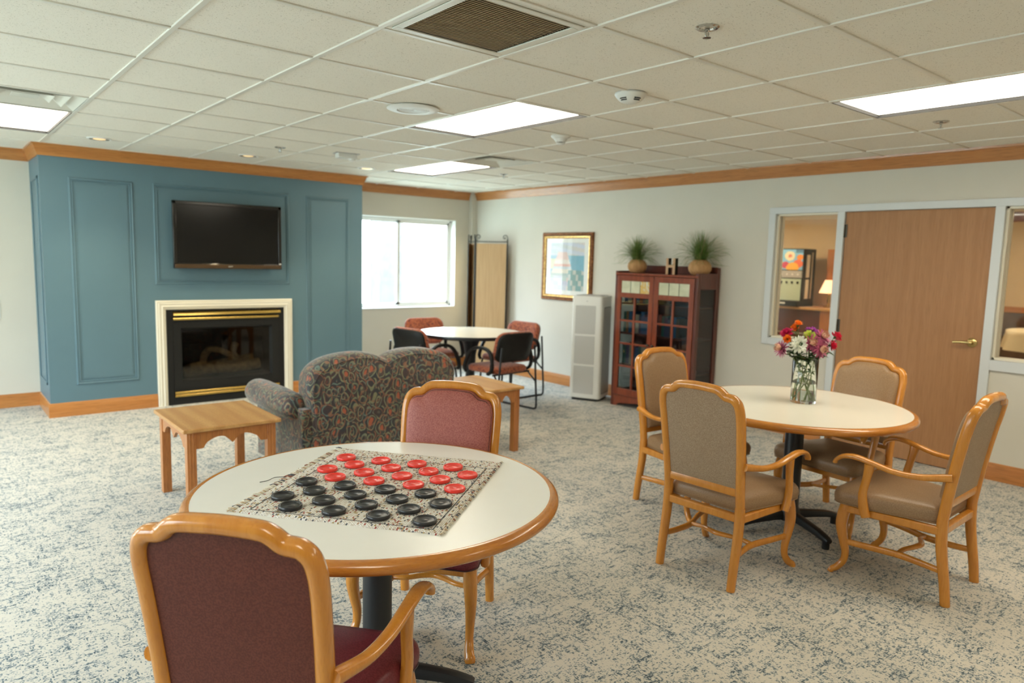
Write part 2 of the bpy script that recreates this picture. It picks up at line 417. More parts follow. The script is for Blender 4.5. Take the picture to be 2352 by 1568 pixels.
o = struct('ceiling', bm, M['tile'])
bm = new(); w = .012
for i in range(-7, 8): box(bm, i * T - w, i * T + w, YB, YW, H - .007, H + .02)
mid = {(i, j + 1) for (i, j) in list(TR.values()) + EX}
for j in range(-8, 10):
    for i in range(-8, 8):
        if (i, j) in mid: continue
        u0, u1 = max(XL, i * T + w), min(XR, (i + 1) * T - w)
        if u1 > u0: box(bm, u0, u1, j * T - w, j * T + w, H - .0062, H + .019)
struct('trim_2', bm, M['grid'], bevel=.002)
# crown and base mouldings
cr = [(0, H - .108), (.008, H - .108), (.012, H - .095), (.016, H - .085), (.034, H - .035), (.040, H - .020), (.050, H - .016), (.052, H), (0, H)]
struct('trim_3', mitre(new(), [(XL, YW), (BX0, YW), (BX0, YF), (BX1, YF), (BX1, YW), (XR, YW), (XR, YB)], cr), M['oaktrim'], sharp=28)
bs = [(0, 0), (.016, 0), (.016, .100), (.011, .112), (.009, .124), (0, .130)]
def base(name, path): struct(name, mitre(new(), path, bs), M['oaktrim'], sharp=28)
base('baseboard_left', [(XL, YW), (BX0, YW), (BX0, YF), (.272, YF)])
base('baseboard_back', [(1.652, YF), (BX1, YF), (BX1, YW), (XR - .085, YW)])
base('baseboard_right', [(XR, YW - .085), (XR, .352)])
base('baseboard_front', [(XR, -.892), (XR, YB)])
# back window
x0, x1, z0, z1 = W1
bm = new()
for a in ((x0 + .001, x1 - .001, z0 + .001, z0 + .016), (x0 + .001, x1 - .001, z1 - .014, z1 - .001), (x0 + .001, x0 + .013, z0 + .016, z1 - .014), (x1 - .013, x1 - .001, z0 + .016, z1 - .014)):
    box(bm, a[0], a[1], YW - .012, YW + .13, a[2], a[3])
w = struct('window_1', bm, M['white'], bevel=.002)
bm = new(); yo = YW + .10
for a in ((x0, x1, z0, z0 + .045), (x0, x1, z1 - .045, z1), (x0, x0 + .04, z0, z1), (x1 - .04, x1, z0, z1)): box(bm, a[0], a[1], yo, yo + .06, a[2], a[3])
obj('window_frame', bm, M['white'], w, bevel=.004)
def sash(x0, x1, y, t=.038):
    bm = new(); a, b = z0 + .04, z1 - .04
    for q in ((x0, x1, a, a + t), (x0, x1, b - t, b), (x0, x0 + t, a, b), (x1 - t, x1, a, b)): box(bm, q[0], q[1], y, y + .02, q[2], q[3])
    s = obj('sash', bm, M['white'], w, bevel=.003)
    obj('pane', bx(x0 + t, x1 - t, y + .008, y + .012, a + t, b - t), M['pane'], s)
sash(x0 + .03, 3.50, yo + .035, .028); sash(3.455, x1 - .03, yo + .012, .04)
# windows in the unseen left wall
for k, (a, b, c_, d_) in enumerate(LW):
    bm = new()
    for q in ((a, b, c_, c_ + .04), (a, b, d_ - .04, d_), (a, a + .04, c_, d_), (b - .04, b, c_, d_), ((a + b) / 2 - .02, (a + b) / 2 + .02, c_, d_)): box(bm, XL - .1, XL - .04, *q)
    wv_ = struct('window_%d' % (k + 4), bm, M['white'], bevel=.003)
    obj('pane', bx(XL - .075, XL - .07, a + .04, b - .04, c_ + .04, d_ - .04), M['pane'], wv_)
# interior glazed screen with the door
bm = new()
xf0, xf1 = XR - .022, XR + .15
box(bm, xf0, xf1, -2.11, .985, 2.022, 2.08)
for a in ((.922, .985, .82, 2.022), (.284, .345, 0, 2.022), (-.885, -.822, 0, 2.022), (-2.11, -2.05, .82, 2.022)): box(bm, xf0, xf1, *a)
for a in ((.345, .922, .82, .882), (-2.05, -.885, .82, .897)): box(bm, xf0, xf1, *a)
struct('trim_4', bm, M['frame_grey'], bevel=.002)
def side_light(name, y0, y1, z0, z1):
    bm = new(); b = .018
    for a in ((y0, y1, z0, z0 + b), (y0, y1, z1 - b, z1), (y0, y0 + b, z0, z1), (y1 - b, y1, z0, z1)):
        box(bm, XR + .012, XR + .045, *a); box(bm, XR + .085, XR + .12, *a)
    w = struct(name, bm, M['cream'], bevel=.002)
    obj('pane', bx(XR + .060, XR + .066, y0, y1, z0, z1), M['pane'], w)
side_light('window_2', .345, .922, .882, 2.022); side_light('window_3', -2.05, -.885, .897, 2.022)
d = struct('door_1', bx(XR + .002, XR + .046, -.818, .280, .008, 2.018), M['door'], bevel=.002)
bm = new()
for z in (.22, 1.05, 1.86):
    cyl(bm, .008, z - .055, z + .055, 10, (XR - .006, .283)); box(bm, XR - .003, XR + .001, .262, .283, z - .055, z + .055)
obj('hinge', bm, M['gun'], d)
h = obj('door_handle', lathe(new(), [(.0, 0), (.036, 0), (.036, .006), (.030, .012), (.014, .016), (.012, .045), (0, .045)], 28, M=Matrix.Translation((XR + .002, -.752, 1.01)) @ Matrix.Rotation(-PI / 2, 4, 'Y')), M['brassd'], d)
obj('lever', sweep(new(), catmull([(XR - .043, -.762, 1.01, .012, .013), (XR - .048, -.735, 1.012, .011, .012), (XR - .05, -.69, 1.012, .007, .010), (XR - .046, -.635, 1.006, .006, .010)], 5), 12), M['brassd'], h)
obj('latch_plate', bx(XR - .001, XR + .02, -.8235, -.817, .955, 1.065), M['gun'], d)

# ------------------------------------------------------------------ ceiling fittings
def troffer(i, j, label, far=False, vis=True, lens=None, z=H):
    x0, y0 = i * T + .014, j * T + .014; x1, y1 = (i + 1) * T - .014, (j + 2) * T - .014
    cx, cy = (x0 + x1) / 2, (y0 + y1) / 2; hx, hy = (x1 - x0) / 2, (y1 - y0) / 2
    t = thing('ceiling_light', label, 'ceiling light', (cx, cy, z), 0, None)
    bm = new()
    for s in (-1, 1):
        box(bm, s * hx - .004, s * hx + .004, -hy, hy, -.006, .10); box(bm, -hx, hx, s * hy - .004, s * hy + .004, -.006, .10)
    box(bm, -hx, hx, -hy, hy, .10, .11)
    obj('housing', bm, M['dark'], t)
    obj('lens', bx(-hx + .006, hx - .006, -hy + .006, hy - .006, .013, .017), lens or M['lens'], t)
    return t
troffer(2, 1, 'lit rectangular ceiling light beside the round speaker, centre of the ceiling')
troffer(4, 5, 'lit rectangular ceiling light closest to the back window')
troffer(4, -3, 'long lit ceiling light at the upper right above the doorway tables')
troffer(-2, 5, 'lit rectangular ceiling light in the upper left corner beyond the fireplace wall')
for k, (i, j) in enumerate(EX):
    troffer(i, j, 'lit rectangular ceiling light overhead outside the photographed part of the room')['group'] = 'ceiling lights outside the view'
def diffuser(i, j, label):
    cx, cy = (i + .5) * T, (j + .5) * T; t = thing('air_diffuser', label, 'air vent', (cx, cy, H))
    obj('duct_box', bx(-.29, .29, -.29, .29, .10, .11), M['dark'], t)
    for (r0, r1, za, zb) in ((.296, .225, -.003, .045), (.215, .150, .004, .05), (.140, .075, .008, .05)):
        bm = new(); s = [(-1, -1), (1, -1), (1, 1), (-1, 1)]
        loft(bm, [[(a * r0, b * r0, za) for a, b in s], [(a * r1, b * r1, zb) for a, b in s], [(a * r1, b * r1, zb + .002) for a, b in s], [(a * r0, b * r0, za + .004) for a, b in s]], cap0=False, cap1=False)
        obj('cone_ring', bm, M['vent'], t, smooth=False)
    obj('centre_plate', bx(-.07, .07, -.07, .07, .012, .016), M['vent'], t)
    bm = new()
    for s in (-1, 1): box(bm, s * .296 - .003, s * .296 + .003, -.299, .299, -.005, .11); box(bm, -.299, .299, s * .296 - .003, s * .296 + .003, -.005, .11)
    obj('collar', bm, M['vent'], t)
diffuser(4, 4, 'square stepped metal air diffuser beside the ceiling light near the back window')
diffuser(-2, 4, 'square stepped metal air diffuser beside the ceiling light at upper left')
t = thing('return_grille', 'large square return air grille with tan slats at the top of the photo', 'air vent', (.305, -.305, H))
bm = new(); s = [(-1, -1), (1, -1), (1, 1), (-1, 1)]
for (ra, rb, z) in ((.293, .270, -.003), (.270, .238, -.008)):
    box(bm, -ra, ra, rb, ra, z, z + .006); box(bm, -ra, ra, -ra, -rb, z, z + .006); box(bm, rb, ra, -rb, rb, z, z + .006); box(bm, -ra, -rb, -rb, rb, z, z + .006)
obj('grille_frame', bm, M['vent'], t, bevel=.002)
bm = new()
for k in range(31):
    y = -.232 + k * .0155
    Mx = Matrix.Translation((0, y, .003)) @ Matrix.Rotation(math.radians(50), 4, 'X')
    box(bm, -.238, .238, -.0056, .0056, -.0010, .0010, M=Mx)
obj('slats', bm, M['louver'], t)
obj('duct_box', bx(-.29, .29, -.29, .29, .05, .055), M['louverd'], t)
# small round fittings
def sprinkler(x, y, label):
    t = thing('sprinkler_head', label, 'sprinkler', (x, y, H), group='ceiling sprinkler heads')
    obj('escutcheon', lathe(new(), [(.026, .002), (.046, .002), (.046, -.003), (.040, -.007), (.030, -.005), (.026, .002)], 28, cap0=False, cap1=False), M['chrome'], t)
    obj('cup', lathe(new(), [(.030, .001), (.030, .0015)], 24), M['dark'], t)
    bm = new(); lathe(bm, [(.010, 0), (.010, -.016), (.006, -.018), (.005, -.030), (.004, -.038)], 14)
    for s in (-1, 1): tube(bm, [(s * .008, 0, -.014), (s * .012, 0, -.026), (s * .003, 0, -.038)], .0018, 6, 4)
    obj('nozzle', bm, M['chrome'], t)
    bm = new(); lathe(bm, [(.0, -.038), (.016, -.039), (.016, -.041), (0, -.042)], 20)
    obj('deflector', bm, M['chrome'], t)
sprinkler(.921, -.893, 'nearest chrome sprinkler head, upper right of the return grille')
sprinkler(.98, 3.50, 'small sprinkler head above the television wall')
sprinkler(3.44, 3.47, 'small sprinkler head beyond the ceiling light near the back window')
sprinkler(3.41, -.84, 'sprinkler head beside the long ceiling light at upper right')
t = thing('strobe_alarm', 'white dome shaped fire alarm strobe on the ceiling right of centre', 'alarm', (1.54, .03, H))
obj('base_plate', lathe(new(), [(.080, 0), (.080, -.006)], 36), M['greyp'], t)
obj('dome', lathe(new(), [(.084, -.004), (.085, -.010), (.074, -.026), (.056, -.044), (.030, -.054), (0, -.056)], 40, cap1=False), M['purif'], t)
bm = new()
for a0 in (172, 244):
    for k in range(4):
        for rr, zz in ((.066, -.036), (.058, -.044)):
            a = math.radians(a0 + k * 9); Mx = Matrix.Translation((rr * math.cos(a), rr * math.sin(a), zz + .001)) @ Matrix.Rotation(a, 4, 'Z') @ Matrix.Rotation(math.radians(48), 4, 'Y'); box(bm, -.0045, .0045, -.004, .004, -.002, .002, M=Mx)
obj('sounder_slots', bm, M['dark'], t)
t = thing('smoke_detector', 'white cone shaped smoke detector near the central ceiling light', 'smoke detector', (2.20, 1.27, H))
obj('base_plate', lathe(new(), [(.070, 0), (.072, -.008), (.060, -.020), (.055, -.024)], 32), M['purif'], t)
obj('chamber', lathe(new(), [(.052, -.022), (.036, -.046)], 32), M['purif'], t)
bm = new()
for k in range(14):
    a = 2 * PI * k / 14; Mx = Matrix.Rotation(a, 4, 'Z'); box(bm, .026, .0345, -.0022, .0022, -.058, -.045, M=Mx)
obj('sensor_ribs', bm, M['purif'], t)
obj('sensor_core', lathe(new(), [(.024, -.044), (.024, -.059)], 20), M['dark'], t)
obj('sensor_cap', lathe(new(), [(.033, -.058), (.026, -.064), (0, -.066)], 28, cap1=False), M['purif'], t)
t = thing('ceiling_speaker', 'round white ceiling speaker left of the central ceiling light', 'speaker', (.918, 1.235, H))
obj('rim', lathe(new(), [(.120, -.0065), (.158, -.0065), (.160, -.010), (.150, -.014), (.100, -.018), (.096, -.012), (.100, -.0065)], 48, cap0=False, cap1=False), M['white'], t)
bm = new()
for k in range(8): r = .012 + k * .0105; lathe(bm, [(r, -.012), (r + .006, -.012), (r + .006, -.014), (r, -.014), (r, -.012)], 40, cap0=False, cap1=False)
obj('grille_rings', bm, M['white'], t); obj('cone', lathe(new(), [(.100, -.0075), (.100, -.0085)], 40), M['louver'], t)
bm = new()
for k in range(4): a = PI / 2 * k + .35; cyl(bm, .0035, -.0145, -.012, 8, (.14 * math.cos(a), .14 * math.sin(a)))
obj('screws', bm, M['greyp'], t)
t = thing('emergency_light', 'small white emergency lamp box on the ceiling before the fireplace wall', 'emergency light', (1.55, 3.40, H), math.radians(-8))
obj('casing', bx(-.09, .09, -.05, .05, -.045, 0), M['purif'], t, bevel=.008); obj('lamp_cup', lathe(new(), [(.03, -.06), (.034, -.045), (.02, -.04)], 20, (.05, -.01)), M['white'], t)
obj('mount', bx(-.11, .11, -.06, .06, -.004, 0), M['greyp'], t)
for k, (x, y, lb) in enumerate(((-.264, 4.246, 'brass rimmed recessed downlight above the left fireplace panel'), (.975, 4.269, 'brass rimmed recessed downlight above the television'), (2.188, 4.22, 'brass rimmed recessed downlight above the right fireplace panel'))):
    t = thing('recessed_downlight', lb, 'downlight', (x, y, H), group='downlights above the fireplace wall')
    obj('rim', lathe(new(), [(.066, 0), (.094, 0), (.092, -.0065), (.080, -.009), (.066, -.004)], 36, cap0=False, cap1=False), M['white'], t)
    obj('reflector', lathe(new(), [(.078, -.0075), (.060, -.0060), (.048, -.0050)], 30, cap0=False, cap1=False), M['brassd'], t)
    obj('bulb', lathe(new(), [(.048, -.006), (.036, -.009), (0, -.010)], 20, cap1=False), M['bulb'], t)
    l = bpy.data.lights.new('downlight_beam', 'SPOT'); l.energy = 38; l.color = (1, .84, .55); l.spot_size = math.radians(100); l.spot_blend = .8; l.shadow_soft_size = .05
    lo = link(bpy.data.objects.new('downlight_beam', l)); lo.location = (x, y, H - .03)

# ------------------------------------------------------------------ fireplace
t = thing('fireplace', 'black gas fireplace insert with brass bars and cream surround under the television', 'fireplace', (0, YF, 0))
prof = [(0, 0), (0, .020), (.012, .026), (.020, .020), (.028, .030), (.050, .024), (.062, .030), (.070, .020), (.086, .016), (.092, .010), (.092, 0)]
bm = new(); P = [(.274, 0, 0), (.274, 1.055, 1), (1.650, 1.052, 1), (1.650, 0, 0)]; rings = []
for (px, pz, top), sx in zip(P, (1, 1, -1, -1)): rings.append([(px + sx * o, -h_, pz - (o if top else 0)) for o, h_ in prof])
loft(bm, rings)
obj('surround', bm, M['cream'], t, sharp=25)
bm = new()   # outer black face
for a in ((.366, .428, 0, .960), (1.498, 1.560, 0, .960), (.428, 1.498, .945, .960), (.428, 1.498, .888, .900), (.428, 1.498, .838, .858), (.428, 1.498, .0, .074), (.428, 1.498, .140, .165)): box(bm, a[0], a[1], -.012, .02, a[2], a[3])
obj('face_plate', bm, M['blackp'], t, bevel=.003)
bm = new()   # door frame, bevelled inward to the glass
s0 = [(.428, .165), (1.498, .165), (1.498, .838), (.428, .838)]; s1 = [(.500, .235), (1.425, .235), (1.425, .775), (.500, .775)]
loft(bm, [[(x, .02, z) for x, z in s0], [(x, -.014, z) for x, z in s0], [(x, -.010, z) for x, z in s1], [(x, .035, z) for x, z in [(a + (.018 if a < 1 else -.018), b + (.018 if b < .5 else -.018)) for a, b in s1]]], cap0=False, cap1=False)
obj('door_frame', bm, M['charcoal'], t, sharp=20)
obj('glass', bx(.516, 1.409, .030, .034, .25, .76), M['smoke'], t)
bm = new()
loft(bm, [[(x, -.004, .943), (x, -.040, .925), (x, -.046, .905), (x, -.004, .902)] for x in (.428, 1.512)])
obj('hood', bm, M['brass'], t, smooth=False, bevel=.002)
obj('upper_bar', sweep(new(), [(.430, -.014, .868, .010, .013), (1.496, -.014, .868, .010, .013)], 12, up=(0, 0, 1), power=3), M['brass'], t)
for z in (.122, .092): obj('lower_bar', sweep(new(), [(.430, -.014, z, .010, .013), (1.496, -.014, z, .010, .013)], 12, power=3), M['brass'], t)
bm = new(); box(bm, fx0 + .02, fx1 - .02, .45, .46, .05, .9); box(bm, fx0 + .02, .44, .03, .45, .05, .9); box(bm, 1.49, fx1 - .02, .03, .45, .05, .9); box(bm, fx0 + .02, fx1 - .02, .03, .45, .05, .22); box(bm, fx0 + .02, fx1 - .02, .03, .45, .85, .9)
obj('firebox', bm, M['firebox'], t)
rnd = random.Random(3)
def log(pts, r):
    P = catmull([(*p, r * rnd.uniform(.85, 1.1), r * rnd.uniform(.85, 1.1)) for p in pts], 4)
    return sweep(new(), P, 12, power=2.2)
for pts, r in (([(.56, .16, .30), (.85, .14, .33), (1.05, .15, .31), (1.34, .16, .34)], .055), ([(.60, .26, .31), (.9, .28, .33), (1.30, .25, .38)], .06),
               ([(.74, .12, .34), (.78, .22, .44), (.85, .30, .50)], .035), ([(.82, .22, .52), (.95, .18, .50), (1.10, .16, .40)], .032), ([(1.16, .24, .36), (1.08, .22, .46), (1.12, .26, .56)], .035), ([(.62, .12, .34), (.72, .10, .36)], .05)):
    obj('ceramic_log', log(pts, r), M['log'], t)
# television
t = thing('television', 'flat black television hung on the slate blue wall above the fireplace', 'television', (0, YF, 0))
ty = -.100
obj('cabinet', bx(.46, 1.47, ty + .01, -.03, 1.42, 2.0), M['blackp'], t, bevel=.015)
bm = new(); xa, xb, za, zb = .428, 1.503, 1.372, 2.030
for a in ((xa, xb, zb - .035, zb), (xa, xb, za, za + .055), (xa, xa + .035, za, zb), (xb - .035, xb, za, zb)): box(bm, a[0], a[1], ty - .012, ty + .02, a[2], a[3])
obj('bezel', bm, M['bezel'], t, bevel=.006)
obj('screen', bx(xa + .03, xb - .03, ty - .002, ty + .015, za + .05, zb - .03), M['screen'], t)
obj('speaker_bar', bx(xa + .008, xb - .008, ty - .020, ty - .010, za + .004, za + .044), M['bronzebar'], t, bevel=.005)
obj('power_light', bx(xb - .03, xb - .008, ty - .016, ty - .011, za + .05, za + .062), M['purif'], t)
def textobj(txt, size, m, parent, loc, rot, ext=.0006, name='lettering'):
    c = bpy.data.curves.new(name, 'FONT'); c.body = txt; c.size = size; c.extrude = ext; c.align_x = 'CENTER'; c.align_y = 'CENTER'
    o = link(bpy.data.objects.new(name, c)); bpy.context.view_layer.update()
    me = bpy.data.meshes.new_from_object(o.evaluated_get(bpy.context.evaluated_depsgraph_get())); bpy.data.objects.remove(o); bpy.data.curves.remove(c)
    o = link(bpy.data.objects.new(name, me)); o.location = loc; o.rotation_euler = rot; o.parent = parent; me.materials.clear(); me.materials.append(m)
    return o
textobj('SONY', .016, M['vent'], t, ((xa + xb) / 2, ty - .0206, za + .024), (PI / 2, 0, 0), name='logo')
obj('wall_bracket', bx(.85, 1.08, -.03, -.0125, 1.55, 1.85), M['blackp'], t)

# ------------------------------------------------------------------ beech dining armchair
def yprof(z):
    K = [(0, -.250), (.1, -.238), (.2, -.222), (.3, -.209), (.4, -.206), (.5, -.217), (.6, -.230), (.7, -.245), (.8, -.262), (.9, -.284), (1.0, -.312)]
    z = max(0, min(1, z)); i = min(9, int(z * 10)); a, b = K[i], K[i + 1]; t = (z - a[0]) / .1
    return a[1] + (b[1] - a[1]) * t
OUT = [(.203, .40), (.203, .50), (.207, .62), (.211, .75), (.213, .84), (.210, .885), (.201, .915), (.184, .932), (.166, .9365), (.151, .938), (.138, .944), (.123, .957), (.104, .967), (.075, .971), (0, .974)]
def arm_chair(label, pad_front, pad_back, seat_m, loc, rz, group):
    t = thing('dining_armchair', label, 'chair', loc, rz, group)
    W_ = M['honey']
    half = [(x, z) for x, z in OUT]; full = half + [(-x, z) for x, z in half[-2::-1]]
    P = catmull([(x, yprof(z), z, .0205, .0235) for x, z in full], 5)
    P = [(x, yprof(z), z, a, b) for x, y, z, a, b in P]
    obj('back_frame', sweep(new(), P, 14, up=(0, 1, 0), power=2.6), W_, t, sharp=60)
    for s in (-1, 1):   # rear legs
        Q = catmull([(s * .205, yprof(0), 0, .019, .021), (s * .205, yprof(.1), .1, .020, .022), (s * .205, yprof(.2), .2, .021, .023), (s * .204, yprof(.3), .3, .022, .024), (s * .203, yprof(.40), .402, .022, .024)], 4)
        obj('leg', sweep(new(), Q, 14, up=(0, 1, 0), power=2.8), W_, t, sharp=60)
    for s in (-1, 1):   # cabriole front legs
        Q = catmull([(s * .236, .218, .368, .026, .027), (s * .242, .229, .31, .027, .028), (s * .246, .232, .25, .025, .026), (s * .243, .218, .18, .021, .022), (s * .238, .206, .12, .018, .018), (s * .238, .212, .07, .0165, .017), (s * .246, .238, .030, .019, .017), (s * .254, .258, .014, .022, .014), (s * .257, .264, .0, .020, .014)], 5)
        obj('leg', sweep(new(), Q, 14, up=(0, 1, 0), power=2.3), W_, t, sharp=60)
    # seat rails
    bm = new()
    o_ = [(-.222, -.222), (.222, -.222), (.262, .238), (-.262, .238)]; i_ = [(-.196, -.190), (.196, -.190), (.232, .208), (-.232, .208)]
    for k in range(4):
        a, b, c, d_ = o_[k], o_[(k + 1) % 4], i_[(k + 1) % 4], i_[k]
        prism(bm, [a, b, c, d_], .328, .368)
    obj('seat_rail', bm, W_, t, bevel=.006)
    # cushion
    base_ = [(-.200, -.190), (.200, -.190), (.262, .10), (.278, .245), (.245, .285), (-.245, .285), (-.278, .245), (-.262, .10)]
    cp = []
    n = len(base_)
    for k in range(n):
        p0, p1, p2 = Vector(base_[k - 1]), Vector(base_[k]), Vector(base_[(k + 1) % n])
        d0 = (p0 - p1); d1 = (p2 - p1); r = min(.028, d0.length * .4, d1.length * .4); a = p1 + d0.normalized() * r; b = p1 + d1.normalized() * r
        for q in range(5): u = q / 4; cp.append((1 - u) ** 2 * a + 2 * u * (1 - u) * p1 + u * u * b)
    c0 = Vector((0, .04)); rings = []
    for sc_, z in ((.955, .369), (.985, .376), (1.0, .392), (1.0, .412), (.985, .428), (.955, .440), (.90, .449), (.75, .459), (.45, .467), (.15, .470)):
        rings.append([(c0.x + (p.x - c0.x) * sc_, c0.y + (p.y - c0.y) * sc_, z) for p in cp])
    seat = obj('seat', loft(new(), rings), seat_m, t, sharp=60)
    ring = [(c0.x + (p.x - c0.x) * .985, c0.y + (p.y - c0.y) * .985, .374) for p in cp]
    obj('piping', tube(new(), ring, .0035, 6, closed=True), M['piping'] if seat_m is M['maroon'] else M['tan'], seat)
    # upholstered back
    inn = [(x - .013 if x > .05 else x * .95, z - (.012 if z > .88 else 0)) for x, z in half]
    inn = [(.190, .492)] + [(x, z) for x, z in inn if z > .55]
    poly = inn + [(-x, z) for x, z in inn[-2::-1]]
    poly2 = catmull([(x, z) for x, z in poly], 3)
    zc = .70
    # frame opening stays flat at the back and is puffed forward
    for nm, mm, sgn, base_y, puff in (('back_cushion', pad_front, 1, .006, .030), ('back_panel', pad_back, -1, -.006, .004)):
        rings = []
        for tt, hgt in ((1.0, 0), (1.0, .30), (.985, .55), (.955, .76), (.90, .9), (.75, 1.0), (.5, 1.04), (.2, 1.05)):
            rings.append([(x * tt, yprof(zc + (z - zc) * tt) + base_y + sgn * (puff * hgt + (.012 if sgn > 0 and hgt > 0 else 0)), zc + (z - zc) * tt) for x, z in poly2])
        bp = obj(nm, loft(new(), rings), mm, t, sharp=60)
        if sgn > 0:
            obj('piping', tube(new(), [(x * .972, yprof(z) + .034, zc + (z - zc) * .978) for x, z in poly2], .0032, 6), M['piping'] if pad_front is M['rose'] else M['tan'], bp)
    obj('back_rail', sweep(new(), [(-.19, yprof(.475), .475, .013, .022), (.19, yprof(.475), .475, .013, .022)], 12, power=4), W_, t)
    for s in (-1, 1):
        Q = catmull([(s * .226, -.236, .612, .020, .019), (s * .236, -.19, .604, .020, .017), (s * .256, -.10, .590, .019, .014), (s * .270, .0, .592, .019, .013), (s * .281, .09, .612, .020, .013), (s * .289, .17, .628, .021, .013), (s * .294, .225, .622, .020, .012), (s * .297, .258, .600, .018, .010), (s * .297, .266, .580, .015, .009)], 5)
        a = obj('armrest', sweep(new(), Q, 14, power=2.6), W_, t, sharp=60)
        Q = catmull([(s * .270, .108, .336, .018, .022), (s * .273, .122, .38, .018, .023), (s * .276, .130, .45, .016, .020), (s * .278, .118, .52, .016, .019), (s * .282, .108, .575, .017, .022), (s * .284, .106, .606, .016, .024)], 4)
        obj('arm_support', sweep(new(), Q, 12, up=(0, 1, 0), power=3), W_, a, sharp=60)
    for s in (-1, 1):
        Q = catmull([(s * .238, .20, .172, .010, .015), (s * .215, .10, .170, .010, .016), (s * .180, -.02, .164, .011, .017), (s * .185, -.12, .160, .010, .016), (s * .203, -.222, .158, .010, .015)], 5)
        obj('stretcher', sweep(new(), Q, 12, power=3), W_, t, sharp=60)
    Q = catmull([(-.182, -.02, .166, .013, .011), (-.11, -.02, .172, .012, .010), (-.05, -.045, .178, .014, .011), (0, -.058, .180, .015, .012), (.05, -.045, .178, .014, .011), (.11, -.02, .172, .012, .010), (.182, -.02, .166, .013, .011)], 5)
    obj('stretcher', sweep(new(), Q, 12, power=2.6), W_, t, sharp=60)
    return t
def place(o, label, loc, rz, group):
    c = copy_tree(o); c['label'] = label; c.location = loc; c.rotation_euler = (0, 0, rz); c['group'] = group
    return c
R_ = math.radians
GT = 'tan armchairs around the table with flowers'; GR = 'burgundy armchairs at the checkers table'
A = arm_chair('tan armchair with its woven back to the camera, left front of the flower table', M['tan'], M['tanback'], M['tan'], (1.677, -.612, 0), R_(-87.2), GT)
place(A, 'tan armchair at the far right facing left, side on, armrests in profile', (2.323, -1.266, 0), R_(1.2), GT)
place(A, 'tan armchair behind the flower table in front of the wooden door', (2.824, -.645, 0), R_(83.8), GT)
place(A, 'tan armchair behind the left front one, nearest the cherry bookcase', (2.269, .046, 0), R_(175.1), GT)
B = arm_chair('burgundy armchair closest to the camera, seen from behind at lower left', M['rose'], M['burg'], M['maroon'], (-.760, -.912, 0), R_(-50.2), GR)
place(B, 'rose backed armchair on the far side of the checkers table, facing the camera', (.14, -.198, 0), R_(128.0), GR)

# ------------------------------------------------------------------ round dining tables
def round_table(label, loc, rz, top_m, group, r=.602, z=.75):
    t = thing('round_table', label, 'table', (loc[0], loc[1], 0), rz, group)
    obj('tabletop', lathe(new(), [(r, z - .036), (r, z)], 96), top_m, t)
    bm = new(); pr = []
    for k in range(13):
        a = -PI / 2 + PI * k / 12; pr.append((r + .006 + .024 * math.cos(a), z - .021 + .0215 * math.sin(a)))
    pr = [(r - .002, z - .0425)] + pr + [(r - .001, z + .0002)]
    lathe(bm, pr, 96, cap0=False, cap1=False)
    obj('rim', bm, M['rim'], t, sharp=70)
    obj('column', lathe(new(), [(.20, z - .037), (.20, z - .045), (.052, z - .05), (.051, .14), (.062, .10), (.062, .055), (0, .055)], 36), M['black'], t, sharp=40)
    for k in range(4):
        a = PI / 2 * k; c, s = math.cos(a), math.sin(a)
        Q = [(c * d_, s * d_, zz, w_, h_) for d_, zz, w_, h_ in ((.03, .085, .026, .030), (.12, .080, .026, .024), (.25, .068, .024, .020), (.33, .052, .022, .016), (.35, .046, .018, .012))]
        lg = obj('leg', sweep(new(), catmull(Q, 3), 12, power=4), M['black'], t)
        obj('caster', cyl(new(), .020, 0, .050, 16, (c * .325, s * .325)), M['black'], lg)
    return t
round_table('round white table holding the checkers mat, nearest the camera', (-.271, -.488), R_(-44), M['laminate'], 'round white tables with oak rims')
round_table('round cream table with the flower vase, on the right', (2.45, -.556), R_(-24), M['laminate2'], 'round white tables with oak rims')

# ------------------------------------------------------------------ checkers mat and pieces
MC = (-.252, -.478); MA = math.atan2(.617, .787); ZT = .7502
t = thing('woven_mat', 'fringed woven rag mat with a checkers board lying on the near table', 'mat', (MC[0], MC[1], ZT), MA)
rnd = random.Random(11)
xs = [-.377 + .767 * i / 48 for i in range(49)]; ys = [-.343 + .683 * j / 44 for j in range(45)]
bm = new(); hz = [[0] * 45 for _ in range(49)]
top = []
for i, x in enumerate(xs):
    row = []
    for j, y in enumerate(ys):
        e = min(1, min(x - xs[0], xs[-1] - x) / .012, min(y - ys[0], ys[-1] - y) / .010)
        wig = .0022 * math.sin(y * 23 + 1) + .0018 * math.sin(y * 61)
        wx = .002 * math.sin(x * 19) + .0014 * math.sin(x * 53 + 2)
        row.append(bm.verts.new((x + (wig if i in (0, 48) else 0), y + (wx if j in (0, 44) else 0), .0018 + .0042 * math.sqrt(max(0, e)) + .0006 * math.sin(x * 31 + y * 12) * e)))
    top.append(row)
for i in range(48):
    for j in range(44): bm.faces.new((top[i][j], top[i + 1][j], top[i + 1][j + 1], top[i][j + 1]))
edge = [top[i][0] for i in range(49)] + [top[48][j] for j in range(1, 45)] + [top[i][44] for i in range(47, -1, -1)] + [top[0][j] for j in range(43, 0, -1)]
low = [bm.verts.new((v.co.x, v.co.y, 0)) for v in edge]
for k in range(len(edge)): bm.faces.new((edge[k], edge[(k + 1) % len(edge)], low[(k + 1) % len(edge)], low[k]))
obj('cloth', bm, M['mat'], t, sharp=80)
